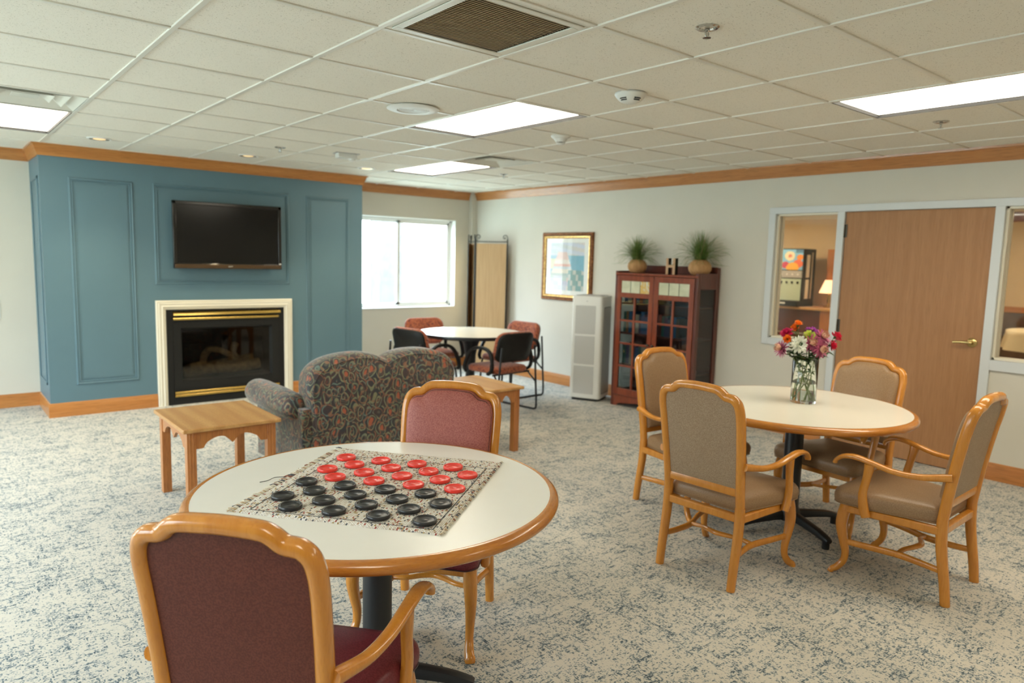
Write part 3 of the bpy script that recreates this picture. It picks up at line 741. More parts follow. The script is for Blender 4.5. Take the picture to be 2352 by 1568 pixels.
for s in (-1, 1):
    bm = new()
    for k in range(210):
        x = -.376 + .765 * k / 209 + rnd.uniform(-.0015, .0015); y0 = (.340 if s > 0 else -.343) - s * .004
        L = rnd.uniform(.016, .030) if s > 0 else rnd.uniform(.006, .013); a = rnd.uniform(-.5, .5)
        zt = rnd.uniform(.002, .006) if s > 0 else rnd.uniform(.003, .010)
        tube(bm, [(x, y0, .003), (x + a * L * .5, y0 + s * L * .6, .003 + zt * .7), (x + a * L, y0 + s * L, max(.0013, zt * .5))], rnd.uniform(.0011, .0021), 5)
    f = obj('fringe', bm, M['fringe'], t, sharp=80); f['kind'] = 'stuff'
tube_p = [(-.02, .358, .003), (-.045, .385, .006), (-.075, .395, .003), (-.095, .415, .0012)]
obj('loose_thread', tube(new(), tube_p, .0011, 6, 5), M['dark'], t)
def checker(mm, label, group):
    pr = [(0, 0), (.034, 0), (.0365, .0015), (.037, .006), (.0368, .011), (.0350, .0128), (.0318, .0128), (.0300, .0112), (.0285, .0092), (.012, .0090), (.011, .0098), (0, .0098)]
    o = obj('checker_piece', lathe(new(), pr, 48, cap0=True, cap1=False), mm, sharp=50)
    return setp(o, label, 'checker', group)
AR = [7.02, 6.04, 5.04, 4.03, 3.08, 2.10, 1.13, .15]
BV = [.91, 2.73, 4.57, 6.37]; BD = [1.80, 3.65, 5.49, 7.36]
rows = ['back row of the mat', 'second row from the back', 'third row from the back', 'red row nearest the black pieces', 'black row nearest the red pieces', 'third row from the front', 'second row from the front', 'front row, nearest the camera']
cols = ['leftmost', 'second from the left', 'second from the right', 'rightmost']
protoc = {}
ca, sa = math.cos(MA), math.sin(MA)
for r in range(8):
    for k in range(4):
        red = r < 4; cn = 'red' if red else 'black'
        lb = f'{cn} checker {cols[k]} in the {rows[r]}'; gp = f'{cn} checkers on the woven mat'
        if cn not in protoc: o = protoc[cn] = checker(M['redp' if red else 'blkp'], lb, gp)
        else: o = link(protoc[cn].copy()); o['label'] = lb
        lx = (AR[r] - 4) * .08; ly = -((BV if r % 2 == 0 else BD)[k] - 4) * .08
        o.location = (MC[0] + ca * lx - sa * ly, MC[1] + sa * lx + ca * ly, ZT + .0062); o.rotation_euler = (rnd.uniform(-.012, .012), rnd.uniform(-.012, .012), rnd.uniform(0, 6))

# ------------------------------------------------------------------ oak end tables
def end_table(label, x0, x1, y0, y1, z=.535, mat_top=None):
    cx, cy, hx, hy = (x0 + x1) / 2, (y0 + y1) / 2, (x1 - x0) / 2, (y1 - y0) / 2
    t = thing('end_table', label, 'table', (cx, cy, 0), 0, 'oak end tables beside the loveseat')
    obj('tabletop', prism(new(), rrect(-hx, hx, -hy, hy, .012), z - .024, z), M['oaktop'], t, bevel=.006, seg=3)
    lw = .052; ex, ey = hx - .028, hy - .028
    for sx in (-1, 1):
        for sy in (-1, 1):
            bm = new(); a, b = sx * (ex - lw), sx * ex; c, d_ = sy * (ey - lw), sy * ey
            box(bm, min(a, b), max(a, b), min(c, d_), max(c, d_), 0, z - .024)
            yy = sy * ey
            for q in (.32, .68): xx = a + (b - a) * q; box(bm, xx - .0035, xx + .0035, yy - .002, yy + .002, .0, z - .026)
            obj('leg', bm, M['oakleg'], t, bevel=.004)
    # scalloped aprons
    def apron(L, fix, axis):
        n = 40; topz = z - .026; bot = []
        for k in range(n + 1):
            u = -1 + 2 * k / n; au = abs(u)
            if au > .82: zz = z - .128
            elif au > .70: zz = z - .128 + .028 * (1 - math.cos(PI * (.82 - au) / .12)) / 2 * 1.2
            else: zz = z - .094 + .026 * math.sin(PI * (.70 - au) / .70 * 1.0) - .022 * max(0, 1 - au / .22)
            bot.append((u * L, zz))
        poly = bot + [(L, topz), (-L, topz)]
        bm = new(); prism(bm, poly, fix - .009, fix + .009, axis); return bm
    for s in (-1, 1): obj('apron', apron(ex - lw, s * (ey - .014), 'y'), M['oakleg'], t, smooth=False)
    for s in (-1, 1): obj('apron', apron(ey - lw, s * (ex - .014), 'x'), M['oakleg'], t, smooth=False)
    return t
end_table('oak end table with scalloped apron, left of the paisley loveseat', -.368, .208, 1.585, 2.255)
end_table('oak end table partly hidden behind the rose armchair, right of the loveseat', 1.815, 2.228, 1.625, 2.27)

# ------------------------------------------------------------------ paisley loveseat, back to the camera
t = thing('loveseat', 'dark paisley loveseat with rolled arms seen from behind, facing the fireplace', 'sofa', (1.03, 1.72, 0))
hump = [(0, .826), (.03, .838), (.09, .864), (.18, .882), (.27, .884), (.37, .872), (.46, .848), (.53, .808), (.572, .752), (.583, .68), (.574, .60), (.560, .48), (.555, .30), (.555, .07)]
out = hump[::-1] + [(-x, z) for x, z in hump[1:]]
def off(pl_, dx, dz, low=.07):
    return [(x - math.copysign(min(abs(x), dx), x) * (1 if abs(x) > .3 else abs(x) / .3), z - (dz if z > .6 else (dz * .5 if z > .4 else 0))) for x, z in pl_]
oc = catmull(out, 3)
rings = []
for y, dx, dz in ((.0, .030, .036), (.004, .026, .032), (.015, .010, .014), (.045, .0, .0), (.12, .0, -.004), (.18, .004, .006), (.215, .018, .028), (.232, .045, .07)):
    rings.append([(x, y + (.06 * max(0, z - .4) * -.6 if y < .1 else 0), z) for x, z in off(oc, dx, dz)])
bk = obj('backrest', loft(new(), rings), M['paisley'], t, sharp=70)
obj('piping', tube(new(), [(x, y - .002, z) for x, y, z in rings[1]], .0045, 6), M['paisley'], bk)
for s in (-1, 1):
    rings = []
    cx = s * .612
    for y, r_, dz in ((.105, .035, -.02), (.112, .062, -.012), (.135, .083, -.006), (.19, .094, 0), (.45, .098, .004), (.72, .099, .004), (.83, .098, 0), (.865, .092, 0), (.880, .076, 0), (.884, .03, 0)):
        rings.append([(cx + r_ * math.cos(a), y, .528 + dz + r_ * .96 * math.sin(a)) for a in [2 * PI * k / 26 for k in range(26)]])
    am = obj('arm', loft(new(), rings), M['paisley'], t, sharp=60)
    bm = new()
    x0_, x1_ = sorted((s * .50, s * .618))
    prism(bm, rrect(x0_, x1_, .03, .865, .02), .06, .53)
    obj('arm_panel', bm, M['paisley'], am, sharp=60)
for s in (-1, 1):
    x0_, x1_ = sorted((s * .004, s * .498)); rr = rrect(x0_, x1_, .215, .86, .05)
    c0 = ((x0_ + x1_) / 2, .54)
    obj('seat_cushion', loft(new(), [[(c0[0] + (x - c0[0]) * q, c0[1] + (y - c0[1]) * q, z) for x, y in rr] for q, z in ((.94, .30), (1, .33), (1, .42), (.95, .455), (.7, .47), (.2, .475))]), M['paisley'], t, sharp=70)
obj('base', bx(-.552, .552, .04, .86, .06, .30), M['paisley'], t, bevel=.015)
for x in (-.53, .53):
    for y in (.08, .80): obj('foot', lathe(new(), [(.018, 0), (.026, .065)], 16, (x, y)), M['cherrydark'], t)

# ------------------------------------------------------------------ far table with stacking chairs
t = thing('round_table', 'round pale table with a black edge in the back corner by the window', 'table', (3.09, 3.54, 0))
obj('tabletop', lathe(new(), [(.567, .716), (.567, .75)], 80), M['laminate2'], t)
obj('rim', lathe(new(), [(.565, .714), (.573, .716), (.576, .733), (.573, .7495), (.565, .7505)], 80, cap0=False, cap1=False), M['black'], t, sharp=70)
obj('column', lathe(new(), [(.16, .713), (.12, .70), (.085, .62), (.06, .50), (.05, .30), (.06, .12), (.10, .06), (.10, .03), (0, .03)], 32), M['black'], t)
for k in range(4):
    a = PI / 4 + PI / 2 * k; c, s = math.cos(a), math.sin(a)
    obj('leg', sweep(new(), [(c * d_, s * d_, zz, w_, h_) for d_, zz, w_, h_ in ((.04, .06, .03, .028), (.2, .045, .028, .022), (.36, .018, .024, .016))], 12, power=4), M['black'], t)
def side_chair(label, loc, rz):
    t = thing('upholstered_side_chair', label, 'chair', loc, rz, 'black framed chairs around the back corner table')
    def pad(w, h, r, zc, yc, th, tilt, puff):
        rr = rrect(-w, w, -h, h, r, 8); rings = []
        for q, hgt in ((.97, 0), (1.0, .2), (1.0, .55), (.95, .85), (.80, 1), (.5, 1.08), (.15, 1.1)): rings.append([(x * q, th * hgt, z * q) for x, z in rr])
        return rings
    Mb = Matrix.Translation((0, -.235, .665)) @ Matrix.Rotation(math.radians(14), 4, 'X')
    def curve(p): return Mb @ Vector((p[0], p[1] + .55 * p[0] ** 2, p[2]))
    obj('backrest', loft(new(), [[curve(p) for p in r] for r in pad(.255, .158, .10, 0, 0, .055, 0, 0)]), M['rust'], t, sharp=60)
    rr = rrect(-.248, .248, -.150, .150, .085, 8)
    obj('back_shell', loft(new(), [[curve((x * q, y, z * q)) for x, z in rr] for q, y in ((1, .006), (1, -.008), (.96, -.017), (.6, -.022), (.2, -.023))]), M['blackp'], t, sharp=60)
    rr = rrect(-.245, .245, -.20, .265, .09, 8)
    obj('seat', loft(new(), [[(x * q, .03 + (y - .03) * q, z) for x, y in rr] for q, z in ((.93, .405), (.985, .412), (1, .43), (.99, .45), (.93, .465), (.7, .475), (.3, .478))]), M['rust'], t, sharp=60)
    for s in (-1, 1):
        P = [(s * .262, -.10, .405), (s * .278, -.165, .45), (s * .282, -.175, .54), (s * .284, -.145, .625), (s * .284, -.06, .662), (s * .284, .06, .655), (s * .284, .14, .61), (s * .282, .195, .53), (s * .278, .23, .44), (s * .262, .22, .395)]
        obj('armrest', sweep(new(), catmull([(*p, .022, .017) for p in P], 5), 10, power=2.6), M['blackp'], t, sharp=60)
        P = [(s * .235, -.265, .68), (s * .252, -.262, .52), (s * .268, -.262, .30), (s * .280, -.268, .06), (s * .278, -.245, .013), (s * .27, -.18, .011), (s * .262, .17, .011), (s * .262, .222, .020), (s * .262, .232, .06), (s * .256, .215, .30), (s * .250, .20, .41)]
        obj('sled_leg', tube(new(), P, .011, 10, 5), M['black'], t, sharp=60)
    bm = new(); tube(bm, [(-.25, .20, .40), (.25, .20, .40)], .010, 8); tube(bm, [(-.262, -.17, .40), (.262, -.17, .40)], .010, 8); tube(bm, [(-.268, -.262, .30), (-.24, -.17, .40)], .009, 8); tube(bm, [(.268, -.262, .30), (.24, -.17, .40)], .009, 8)
    obj('seat_support', bm, M['black'], t)
    return t
S1 = side_chair('black framed rust chair before the corner table with its black shell to the camera', (3.06, 2.99, 0), R_(6))
for lb, lc, rz in (('black framed rust chair at the left of the corner table, partly hidden by the loveseat', (2.53, 3.58, 0), -82),
                   ('black framed rust chair behind the corner table under the window', (3.08, 4.28, 0), 176),
                   ('black framed rust chair at the far right of the corner table, against the pale wall', (3.68, 3.57, 0), 94)):
    c = copy_tree(S1); c['label'] = lb; c.location = lc; c.rotation_euler = (0, 0, R_(rz))

# ------------------------------------------------------------------ folding screen in the corner
g = G('tan_screen_cloth'); g.set(col=g.ramp(g.noise(1, 3, g.map((90, 90, 3))), [(.3, (.47, .30, .14)), (.7, (.56, .37, .19))]), rough=.45, spec=.4); M['screencloth'] = g.m
t = thing('folding_screen', 'tan cloth folding screen with scrolled black metal frame in the back corner', 'room divider', (0, 0, 0))
PS = [(4.55, 4.72), (4.268, 5.08), (4.47, 5.45), (4.225, 5.17)]
for k in range(3):
    a, b = Vector(PS[k]), Vector(PS[k + 1]); d = (b - a).normalized(); a = a + d * .012; b = b - d * .012; L = (b - a).length
    e = thing('screen_panel', None, None); e.parent = t
    e.location = (a.x, a.y, 0); e.rotation_euler = (0, 0, math.atan2(d.y, d.x))
    bm = new()
    for x in (0, L): tube(bm, [(x, 0, 0), (x, 0, 1.80)], .009, 8)
    tube(bm, [(0, 0, 1.775), (.05, 0, 1.768), (L - .05, 0, 1.768), (L, 0, 1.775)], .006, 8, 4); tube(bm, [(0, 0, .12), (L, 0, .12)], .006, 8)
    for s, x in ((1, 0), (-1, L)): tube(bm, [(x, 0, 1.775), (x - s * .002, 0, 1.82), (x + s * .012, 0, 1.848), (x + s * .035, 0, 1.855), (x + s * .055, 0, 1.842), (x + s * .056, 0, 1.820), (x + s * .042, 0, 1.808), (x + s * .030, 0, 1.818), (x + s * .035, 0, 1.830)], .0055, 8, 5, up=(0, 1, 0))
    obj('metal_frame', bm, M['charcoal'], e, sharp=60)
    bm = new(); n = 24; fr = []; 
    rows_ = [[((.012 + (L - .024) * i / n), 0.0, z) for i in range(n + 1)] + [((.012 + (L - .024) * i / n), .004, z) for i in range(n, -1, -1)] for z in (.13, 1.742)]
    obj('cloth', loft(bm, rows_), M['screencloth'], e, sharp=80)

# ------------------------------------------------------------------ framed picture
def colour_attr_mat(name, rough=.5):
    g = G(name); a = g.n('Attribute', attribute_name='Col'); n_ = g.noise(60, 3)
    g.set(col=g.mix(.25, a.outputs['Color'], g.mix(1.0, a.outputs['Color'], g.ramp(n_, [(.3, (.55, .6, .65)), (.7, (1.0, 1.0, 1.0))]), 'MULTIPLY')), rough=rough); return g.m
def colour_grid(name, w, h, nx, ny, fn, m, parent, frame):
    """flat coloured sheet; fn(u,v)->rgb with v upwards; frame(u,v)->xyz"""
    bm = new(); V = [[bm.verts.new(frame(i / nx, j / ny)) for j in range(ny + 1)] for i in range(nx + 1)]
    cl = bm.loops.layers.float_color.new('Col')
    for i in range(nx):
        for j in range(ny):
            f = bm.faces.new((V[i][j], V[i + 1][j], V[i + 1][j + 1], V[i][j + 1])); c = fn((i + .5) / nx, (j + .5) / ny)
            for lp in f.loops: lp[cl] = (*c, 1)
    return obj(name, bm, m, parent, smooth=False)
M['print'] = colour_attr_mat('watercolour_print', .6)
t = thing('framed_picture', 'gold framed watercolour of a seaside village on the right wall', 'picture', (XR, 3.665, 0))
y0, y1, z0, z1 = -.441, .440, 1.052, 1.884     # along -x into the room; picture spans y
prof = [(0, .0), (0, .018), (.010, .030), (.028, .032), (.038, .022), (.044, .030), (.062, .026), (.070, .014), (.074, .008), (.074, 0)]
def frame_loop(o0, o1, m, nm, sub=None):
    pr = [(o, h_) for o, h_ in prof if o0 <= o <= o1]
    pr = [(pr[0][0], 0)] + pr + [(pr[-1][0], 0)]
    P = [((y0, z0), (1, 1)), ((y0, z1), (1, -1)), ((y1, z1), (-1, -1)), ((y1, z0), (-1, 1))]; bm = new()
    R = [[bm.verts.new((-h_, py + sy * o, pz + sz * o)) for o, h_ in pr] for (py, pz), (sy, sz) in P]
    for i in range(4):
        for j in range(len(pr) - 1): bm.faces.new((R[i][j], R[i][j + 1], R[(i + 1) % 4][j + 1], R[(i + 1) % 4][j]))
    return obj(nm, bm, m, t, sharp=25)
M['goldframe'] = (lambda g: g.set(col=g.ramp(g.noise(45, 3), [(.35, (.40, .20, .06)), (.6, (.72, .45, .15))]), rough=.3, metal=.75, normal=g.bump(g.noise(70, 2), .5, .004)).m)(G('ornate_gold'))
M['bronzeframe'] = (lambda g: g.set(col=g.ramp(g.noise(45, 3), [(.35, (.14, .045, .015)), (.65, (.34, .14, .05))]), rough=.35, metal=.5, normal=g.bump(g.noise(60, 2), .5, .004)).m)(G('bronze_outer_frame'))
frame_loop(0, .040, M['bronzeframe'], 'outer_frame'); frame_loop(.040, .08, M['goldframe'], 'inner_frame')
obj('mat_board', bx(-.010, -.006, y0 + .07, y1 - .07, z0 + .07, z1 - .07), M['white'], t)
def village(u, v):   # u: 0 = right edge seen from the room ... 1 = left
    u = 1 - u
    sky = (.52, .66, .74) if v > .74 else (.25, .50, .62)
    c = sky
    if v > .74: c = (.55 + .2 * u, .68, .74 - .1 * u) if math.sin(v * 40 + u * 6) > 0 else (.66, .70, .80)
    hill = .82 * math.exp(-((u - .36) / .30) ** 2) + .12
    if u < .3 and .45 < v < .66: c = (.72, .72, .50)
    if v < hill and v < .80:
        k = (int(u * 9) * 7 + int(v * 11) * 13) % 7
        c = [(.80, .72, .66), (.74, .48, .42), (.62, .68, .70), (.85, .78, .66), (.48, .58, .56), (.78, .60, .56), (.66, .62, .72)][k]
        if v > .5: c = [(.82, .60, .55), (.85, .76, .68), (.78, .45, .38)][k % 3]
    if v < .42 and u > .55 and v < .95 - u * .55: c = (.26, .42, .40) if (int(u * 13) + int(v * 9)) % 3 else (.62, .62, .55)
    if v < .3 and u < .5: c = [(.70, .72, .80), (.62, .62, .74), (.56, .66, .62)][(int(u * 8) + int(v * 10)) % 3]
    return tuple(x * .9 for x in c)
colour_grid('print', 1, 1, 44, 56, village, M['print'], t, lambda u, v: (-.0105, y0 + .145 + (y1 - y0 - .29) * u, z0 + .128 + (z1 - z0 - .25) * v))
obj('glass', bx(-.014, -.012, y0 + .07, y1 - .07, z0 + .07, z1 - .07), M['pane'], t)

# ------------------------------------------------------------------ air purifier
ax = Vector((.43, -.90)).normalized()
t = thing('air_purifier', 'tall white air purifier standing between the picture and the bookcase', 'air purifier', (4.062, 2.985, 0), math.atan2(ax.y, ax.x))
# local: x along the front to the right, +y into the depth
Wp, Dp, Hp = .355, .36, 1.165
obj('body', prism(new(), rrect(0, Wp, 0, Dp, .035, 6), .028, Hp), M['purif'], t, bevel=.006, sharp=50)
obj('plinth', prism(new(), rrect(.02, Wp - .02, .02, Dp - .02, .03), 0, .03), M['dark'], t)
obj('top_vent', prism(new(), rrect(.03, Wp - .03, .03, Dp - .03, .03), Hp - .002, Hp + .006), M['greyp'], t)
for k in range(3):
    zb = .078 + k * .335
    bm = new(); box(bm, .045, Wp - .075, -.0035, .004, zb, zb + .313)
    p = obj('filter_screen', bm, M['mesh'], t, bevel=.003)
bm = new()
rr = rrect(.055, Dp - .03, .075, 1.045, .03); r2 = rrect(.061, Dp - .036, .081, 1.039, .026)
loft(bm, [[(Wp + .0015, y, z) for y, z in rr], [(Wp + .0015, y, z) for y, z in r2]], cap0=False, cap1=False)
obj('door_seam', bm, M['dark'], t, smooth=False)
obj('side_panel', prism(new(), r2, Wp - .01, Wp + .004, 'x'), M['greyp'], t, bevel=.003)
obj('indicator', bx(.17, .185, -.002, .002, 1.105, 1.113), M['greyp'], t)

# ------------------------------------------------------------------ cherry bookcase
BCX, BY0, BY1 = 4.262, 1.478, 2.532          # front face x, right/left y
t = thing('bookcase', 'dark cherry bookcase with two leaded glass doors against the right wall', 'bookcase', (BCX, (BY0 + BY1) / 2, 0), 0)
hw = (BY1 - BY0) / 2; Dd = XR - .012 - BCX; HB = 1.435
for s in (-1, 1):    # side assemblies: local y = +/-hw
    a = s * hw
    bm = new(); y_0, y_1 = sorted((a, a - s * .032))
    box(bm, -.004, .045, y_0, y_1, 0, HB + .018); box(bm, Dd - .05, Dd, y_0, y_1, 0, HB + .075)
    box(bm, .045, Dd - .05, y_0, y_1, 1.30, HB + .02); box(bm, .045, Dd - .05, y_0, y_1, .06, .17)
    fr = obj('side_frame', bm, M['cherrydark'], t, bevel=.003)
    obj('side_glass', bx(.045, Dd - .05, *sorted((a - s * .012, a - s * .016)), .17, 1.30), M['cabglass'], fr)
obj('back_panel', bx(Dd - .012, Dd, -hw + .03, hw - .03, .06, HB), M['cherrydark'], t)
obj('gallery', prism(new(), [(-hw + .03, HB), (-hw + .03, HB + .082), (hw - .03, HB + .082), (hw - .03, HB)], Dd - .022, Dd - .002, 'x'), M['cherrydark'], t, bevel=.003)
obj('top_board', bx(-.008, Dd - .002, -hw + .001, hw - .001, HB - .026, HB - .002), M['cherry'], t, bevel=.004)
for z in (.10, .46, .80, 1.12): obj('shelf', bx(.03, Dd - .012, -hw + .032, hw - .032, z - .018, z), M['cherrydark'], t)
poly = [(-hw + .03, .0)] + [(-hw + .03, .0)][:0] + [(-hw + .075, .0)] + [((-hw + .10) + (2 * hw - .20) * k / 16, .028 + .040 * math.sin(PI * k / 16)) for k in range(17)] + [(hw - .075, 0), (hw - .03, 0), (hw - .03, .12), (-hw + .03, .12)]
obj('base_apron', prism(new(), poly, .0, .02, 'x'), M['cherry'], t, bevel=.002)
def cab_door(s):
    # door spans from centre to +s side
    a0, a1 = sorted((s * .004, s * (hw - .036))); zb, zt = .125, HB - .030
    bm = new(); st = .055
    box(bm, -.012, .010, a0, a0 + st, zb, zt); box(bm, -.012, .010, a1 - st, a1, zb, zt)
    box(bm, -.012, .010, a0 + st, a1 - st, zt - .055, zt); box(bm, -.012, .010, a0 + st, a1 - st, zb, zb + .075)
    zl = zt - .055 - .125; box(bm, -.012, .010, a0 + st, a1 - st, zl - .05, zl)
    dr = obj('door', bm, M['cherry'], t, bevel=.003)
    bm = new(); zm0, zm1 = zb + .075, zl - .05; ym = (a0 + a1) / 2
    box(bm, -.010, .008, ym - .011, ym + .011, zm0, zm1)
    for k in (1, 2, 3): zz = zm0 + (zm1 - zm0) * k / 4; box(bm, -.009, .007, a0 + st, a1 - st, zz - .010, zz + .010)
    obj('muntins', bm, M['cherry'], dr, bevel=.002)
    obj('glass', bx(-.001, .002, a0 + st, a1 - st, zm0, zm1), M['cabglass'], dr)
    ys_ = [a0 + st + (a1 - a0 - 2 * st) * k / 3 for k in range(4)]
    for k in range(3): obj('art_glass_tile', bx(-.004, .001, ys_[k] + .002, ys_[k + 1] - .002, zl + .001, zt - .056), M['artglass2'] if (s > 0 and k == 0) else M['artglass'], dr)
    obj('leading', (lambda b: [box(b, -.006, .002, ys_[k] - .0022, ys_[k] + .0022, zl, zt - .055) for k in (1, 2)] and b)(new()), M['dark'], dr)
    obj('knob', lathe(new(), [(.006, 0), (.006, .012), (.013, .016), (.014, .024), (.008, .030), (0, .031)], 20, cap1=False, M=Matrix.Translation((-.012, (s * .030), .70)) @ Matrix.Rotation(-PI / 2, 4, 'Y')), M['gun'], dr)
g = G('opal_art_glass'); g.set(col=g.ramp(g.noise(9, 3, dist=1), [(.3, (.50, .52, .36)), (.7, (.64, .64, .48))]), rough=.12); M['artglass'] = g.m
g = G('amber_streaked_art_glass'); g.set(col=g.ramp(g.noise(12, 3, dist=2), [(.4, (.60, .62, .50)), (.6, (.62, .42, .14))]), rough=.12); M['artglass2'] = g.m
cab_door(-1); cab_door(1)
# books inside (seen through the glass)
rnd = random.Random(21)
bc = [(.02, .10, .22), (.03, .12, .25), (.30, .26, .18), (.22, .05, .03), (.04, .14, .13), (.10, .08, .06), (.33, .28, .22), (.05, .06, .12), (.24, .12, .05)]
bmat = [plain('book_cloth_%s' % n_, c_, .6) for n_, c_ in zip(('navy', 'blue', 'beige', 'red', 'teal', 'brown', 'cream', 'ink', 'rust'), bc)]
M['paper'] = plain('book_paper', (.70, .65, .52), .8)
ORD = ['first', 'second', 'third', 'fourth', 'fifth', 'sixth', 'seventh', 'eighth', 'ninth', 'tenth', 'eleventh', 'twelfth', 'thirteenth', 'fourteenth', 'fifteenth', 'sixteenth', 'seventeenth', 'eighteenth', 'nineteenth', 'twentieth', 'next to last', 'last']
cn = ['navy', 'blue', 'beige', 'red', 'teal', 'brown', 'cream', 'inky blue', 'rust']
for si, (z, nm_) in enumerate(((.80, 'middle'), (1.12, 'top'), (.46, 'second lowest'))):
    y = (BY0 + BY1) / 2 + hw - .06; k = 0
    while y > (BY0 + BY1) / 2 + .06 - (.30 if si == 0 else 0):
        w_ = rnd.uniform(.028, .055); h_ = rnd.uniform(.17, .235 if si != 1 else .20); ci = rnd.randrange(9); dp = rnd.uniform(.13, .17)
        b = thing('book', f'{cn[ci]} book on the {nm_} bookcase shelf, {ORD[k]} from the left', 'book', (BCX + .09, y - w_ / 2, z), 0, 'books in the bookcase')
        obj('cover', (lambda q: (box(q, 0, dp, -w_ / 2, -w_ / 2 + .003, 0, h_), box(q, 0, dp, w_ / 2 - .003, w_ / 2, 0, h_), box(q, -.002, .003, -w_ / 2, w_ / 2, 0, h_)) and q)(new()), bmat[ci], b)
        obj('pages', bx(.003, dp - .004, -w_ / 2 + .003, w_ / 2 - .003, .004, h_ - .004), M['paper'], b)
        y -= w_ + .002; k += 1
# potted grasses and the letter on top
g = G('grass_blade'); g.set(col=g.ramp(g.noise(20, 2), [(.3, (.07, .14, .02)), (.7, (.17, .27, .06))]), rough=.5); M['blade'] = g.m
g = G('dry_grass_blade'); g.set(col=(.26, .24, .10), rough=.6); M['blade2'] = g.m
g = G('raffia_pot'); g.set(col=g.ramp(g.noise(1, 4, g.map((60, 60, 8))), [(.3, (.36, .19, .07)), (.7, (.52, .30, .13))]), rough=.75, normal=g.bump(g.noise(1, 3, g.map((120, 120, 20))), .6, .003)); M['pot'] = g.m
def grass_pot(loc, seed, label, r=.098, hh=.145, tall=.27):
    rnd = random.Random(seed); t = thing('potted_grass', label, 'plant', loc, 0, 'potted grasses on the bookcase')
    n = 48; rings = []
    for rr_, z in ((.42, 0), (.74, .012), (.95, .045), (1, .07), (.96, .095), (.82, .120), (.62, .138), (.52, .145), (.45, .142), (.40, .12)):
        rings.append([((r * rr_ * (1 + .045 * abs(math.sin(5 * a)))) * math.cos(a), (r * rr_ * (1 + .045 * abs(math.sin(5 * a)))) * math.sin(a), z * hh / .145) for a in [2 * PI * k / n for k in range(n)]])
    obj('pot', loft(new(), rings), M['pot'], t, sharp=70)
    bms = [new(), new()]
    for k in range(620):
        bm = bms[0 if rnd.random() < .82 else 1]
        a = rnd.uniform(0, 2 * PI); lean = abs(rnd.gauss(0, .55)); L = tall * rnd.uniform(.55, 1.08); w_ = rnd.uniform(.0022, .0042)
        x0_, y0_ = rnd.gauss(0, .015), rnd.gauss(0, .015); droop = rnd.uniform(.0, .7) * lean; prev = None
        for i in range(7):
            u = i / 6; th = lean + droop * u * u * 1.5; rr_ = L * u * math.sin(min(1.7, th)) ; zz = hh * .85 + L * u * math.cos(min(1.7, th))
            p = Vector((min(.185, x0_ + rr_ * math.cos(a)), y0_ + rr_ * math.sin(a), zz)); sd = Vector((-math.sin(a), math.cos(a), 0)) * w_ * (1 - u * .85)
            cur = (bm.verts.new(p - sd), bm.verts.new(p + Vector((0, 0, w_ * .4)) ), bm.verts.new(p + sd))
            if prev: bm.faces.new((prev[0], prev[1], cur[1], cur[0])); bm.faces.new((prev[1], prev[2], cur[2], cur[1]))
            prev = cur
    for b_, mm, nm in ((bms[0], M['blade'], 'leaf_blades'), (bms[1], M['blade2'], 'dry_blades')): f = obj(nm, b_, mm, t, sharp=80); f['kind'] = 'stuff'
zt = HB - .002
grass_pot((4.415, 2.375, zt), 4, 'potted grass in a round raffia pot on the left of the bookcase top')
grass_pot((4.43, 1.590, zt), 9, 'potted grass in a round raffia pot on the right end of the bookcase top', .108, .155, .30)
t = thing('letter_ornament', 'wooden letter H with black sides standing between the two potted grasses', 'ornament', (4.36, 1.895, zt), R_(-6))
bm = new(); f_ = new()
for q in ((-.062, -.030, 0, .165), (.030, .062, 0, .165), (-.030, .030, .070, .098)):
    box(bm, .002, .042, *q); box(f_, 0, .003, *q)
obj('letter_body', bm, M['blackp'], t); obj('letter_face', f_, plain('light_wood_face', (.46, .28, .15), .5), t)

# ------------------------------------------------------------------ vase of flowers
VX, VY = 2.532, -.548; ZV = .7505
t = thing('glass_vase', 'clear cylindrical glass vase of water standing on the right hand table', 'vase', (VX, VY, ZV))
obj('vase_wall', lathe(new(), [(0, 0), (.070, 0), (.072, .004), (.072, .258), (.0705, .260), (.0695, .258), (.0690, .014), (0, .012)], 48, cap0=False, cap1=False), M['vase'], t)
obj('water', lathe(new(), [(0, .0125), (.0688, .0145), (.0688, .118), (0, .118)], 48, cap0=False, cap1=False), M['water'], t)
M['stem'] = plain('green_stem', (.16, .24, .05), .5, var=.3, vs=30)
M['leaf'] = plain('dark_leaf', (.045, .11, .025), .5, var=.4, vs=20)
def petals(bm, n, L, w, up0, up1, ring_r=.004, z=0, curl=.0, rnd=random, jitter=.1):
    for k in range(n):
        a = 2 * PI * (k + rnd.uniform(-.3, .3)) / n; el = math.radians(rnd.uniform(up0, up1)); l = L * rnd.uniform(1 - jitter, 1 + jitter); prev = None
        for i in range(5):
            u = i / 4; e2 = el + curl * u * u
            rr_ = ring_r + l * u * math.cos(e2) ; zz = z + l * u * math.sin(e2); wd = w * (math.sin(PI * (.12 + .80 * u)) ** .7) / 2
            c_, s_ = math.cos(a), math.sin(a); p = Vector((rr_ * c_, rr_ * s_, zz)); sd = Vector((-s_, c_, 0)) * wd
            cur = (bm.verts.new(p - sd), bm.verts.new(p + Vector((0, 0, -wd * .35))), bm.verts.new(p + sd))
            if prev: bm.faces.new((prev[0], prev[1], cur[1], cur[0])); bm.faces.new((prev[1], prev[2], cur[2], cur[1]))
            prev = cur
FM = {n: plain(n + '_petal', c, .55, var=.15, vs=60) for n, c in dict(orange=(.90, .24, .02), magenta=(.62, .02, .12), violet=(.30, .02, .30), white=(.78, .80, .70), lime=(.42, .50, .04), purple=(.42, .09, .18), pinkpale=(.72, .42, .28), yellow=(.80, .60, .12), crimson=(.70, .02, .07)).items()}
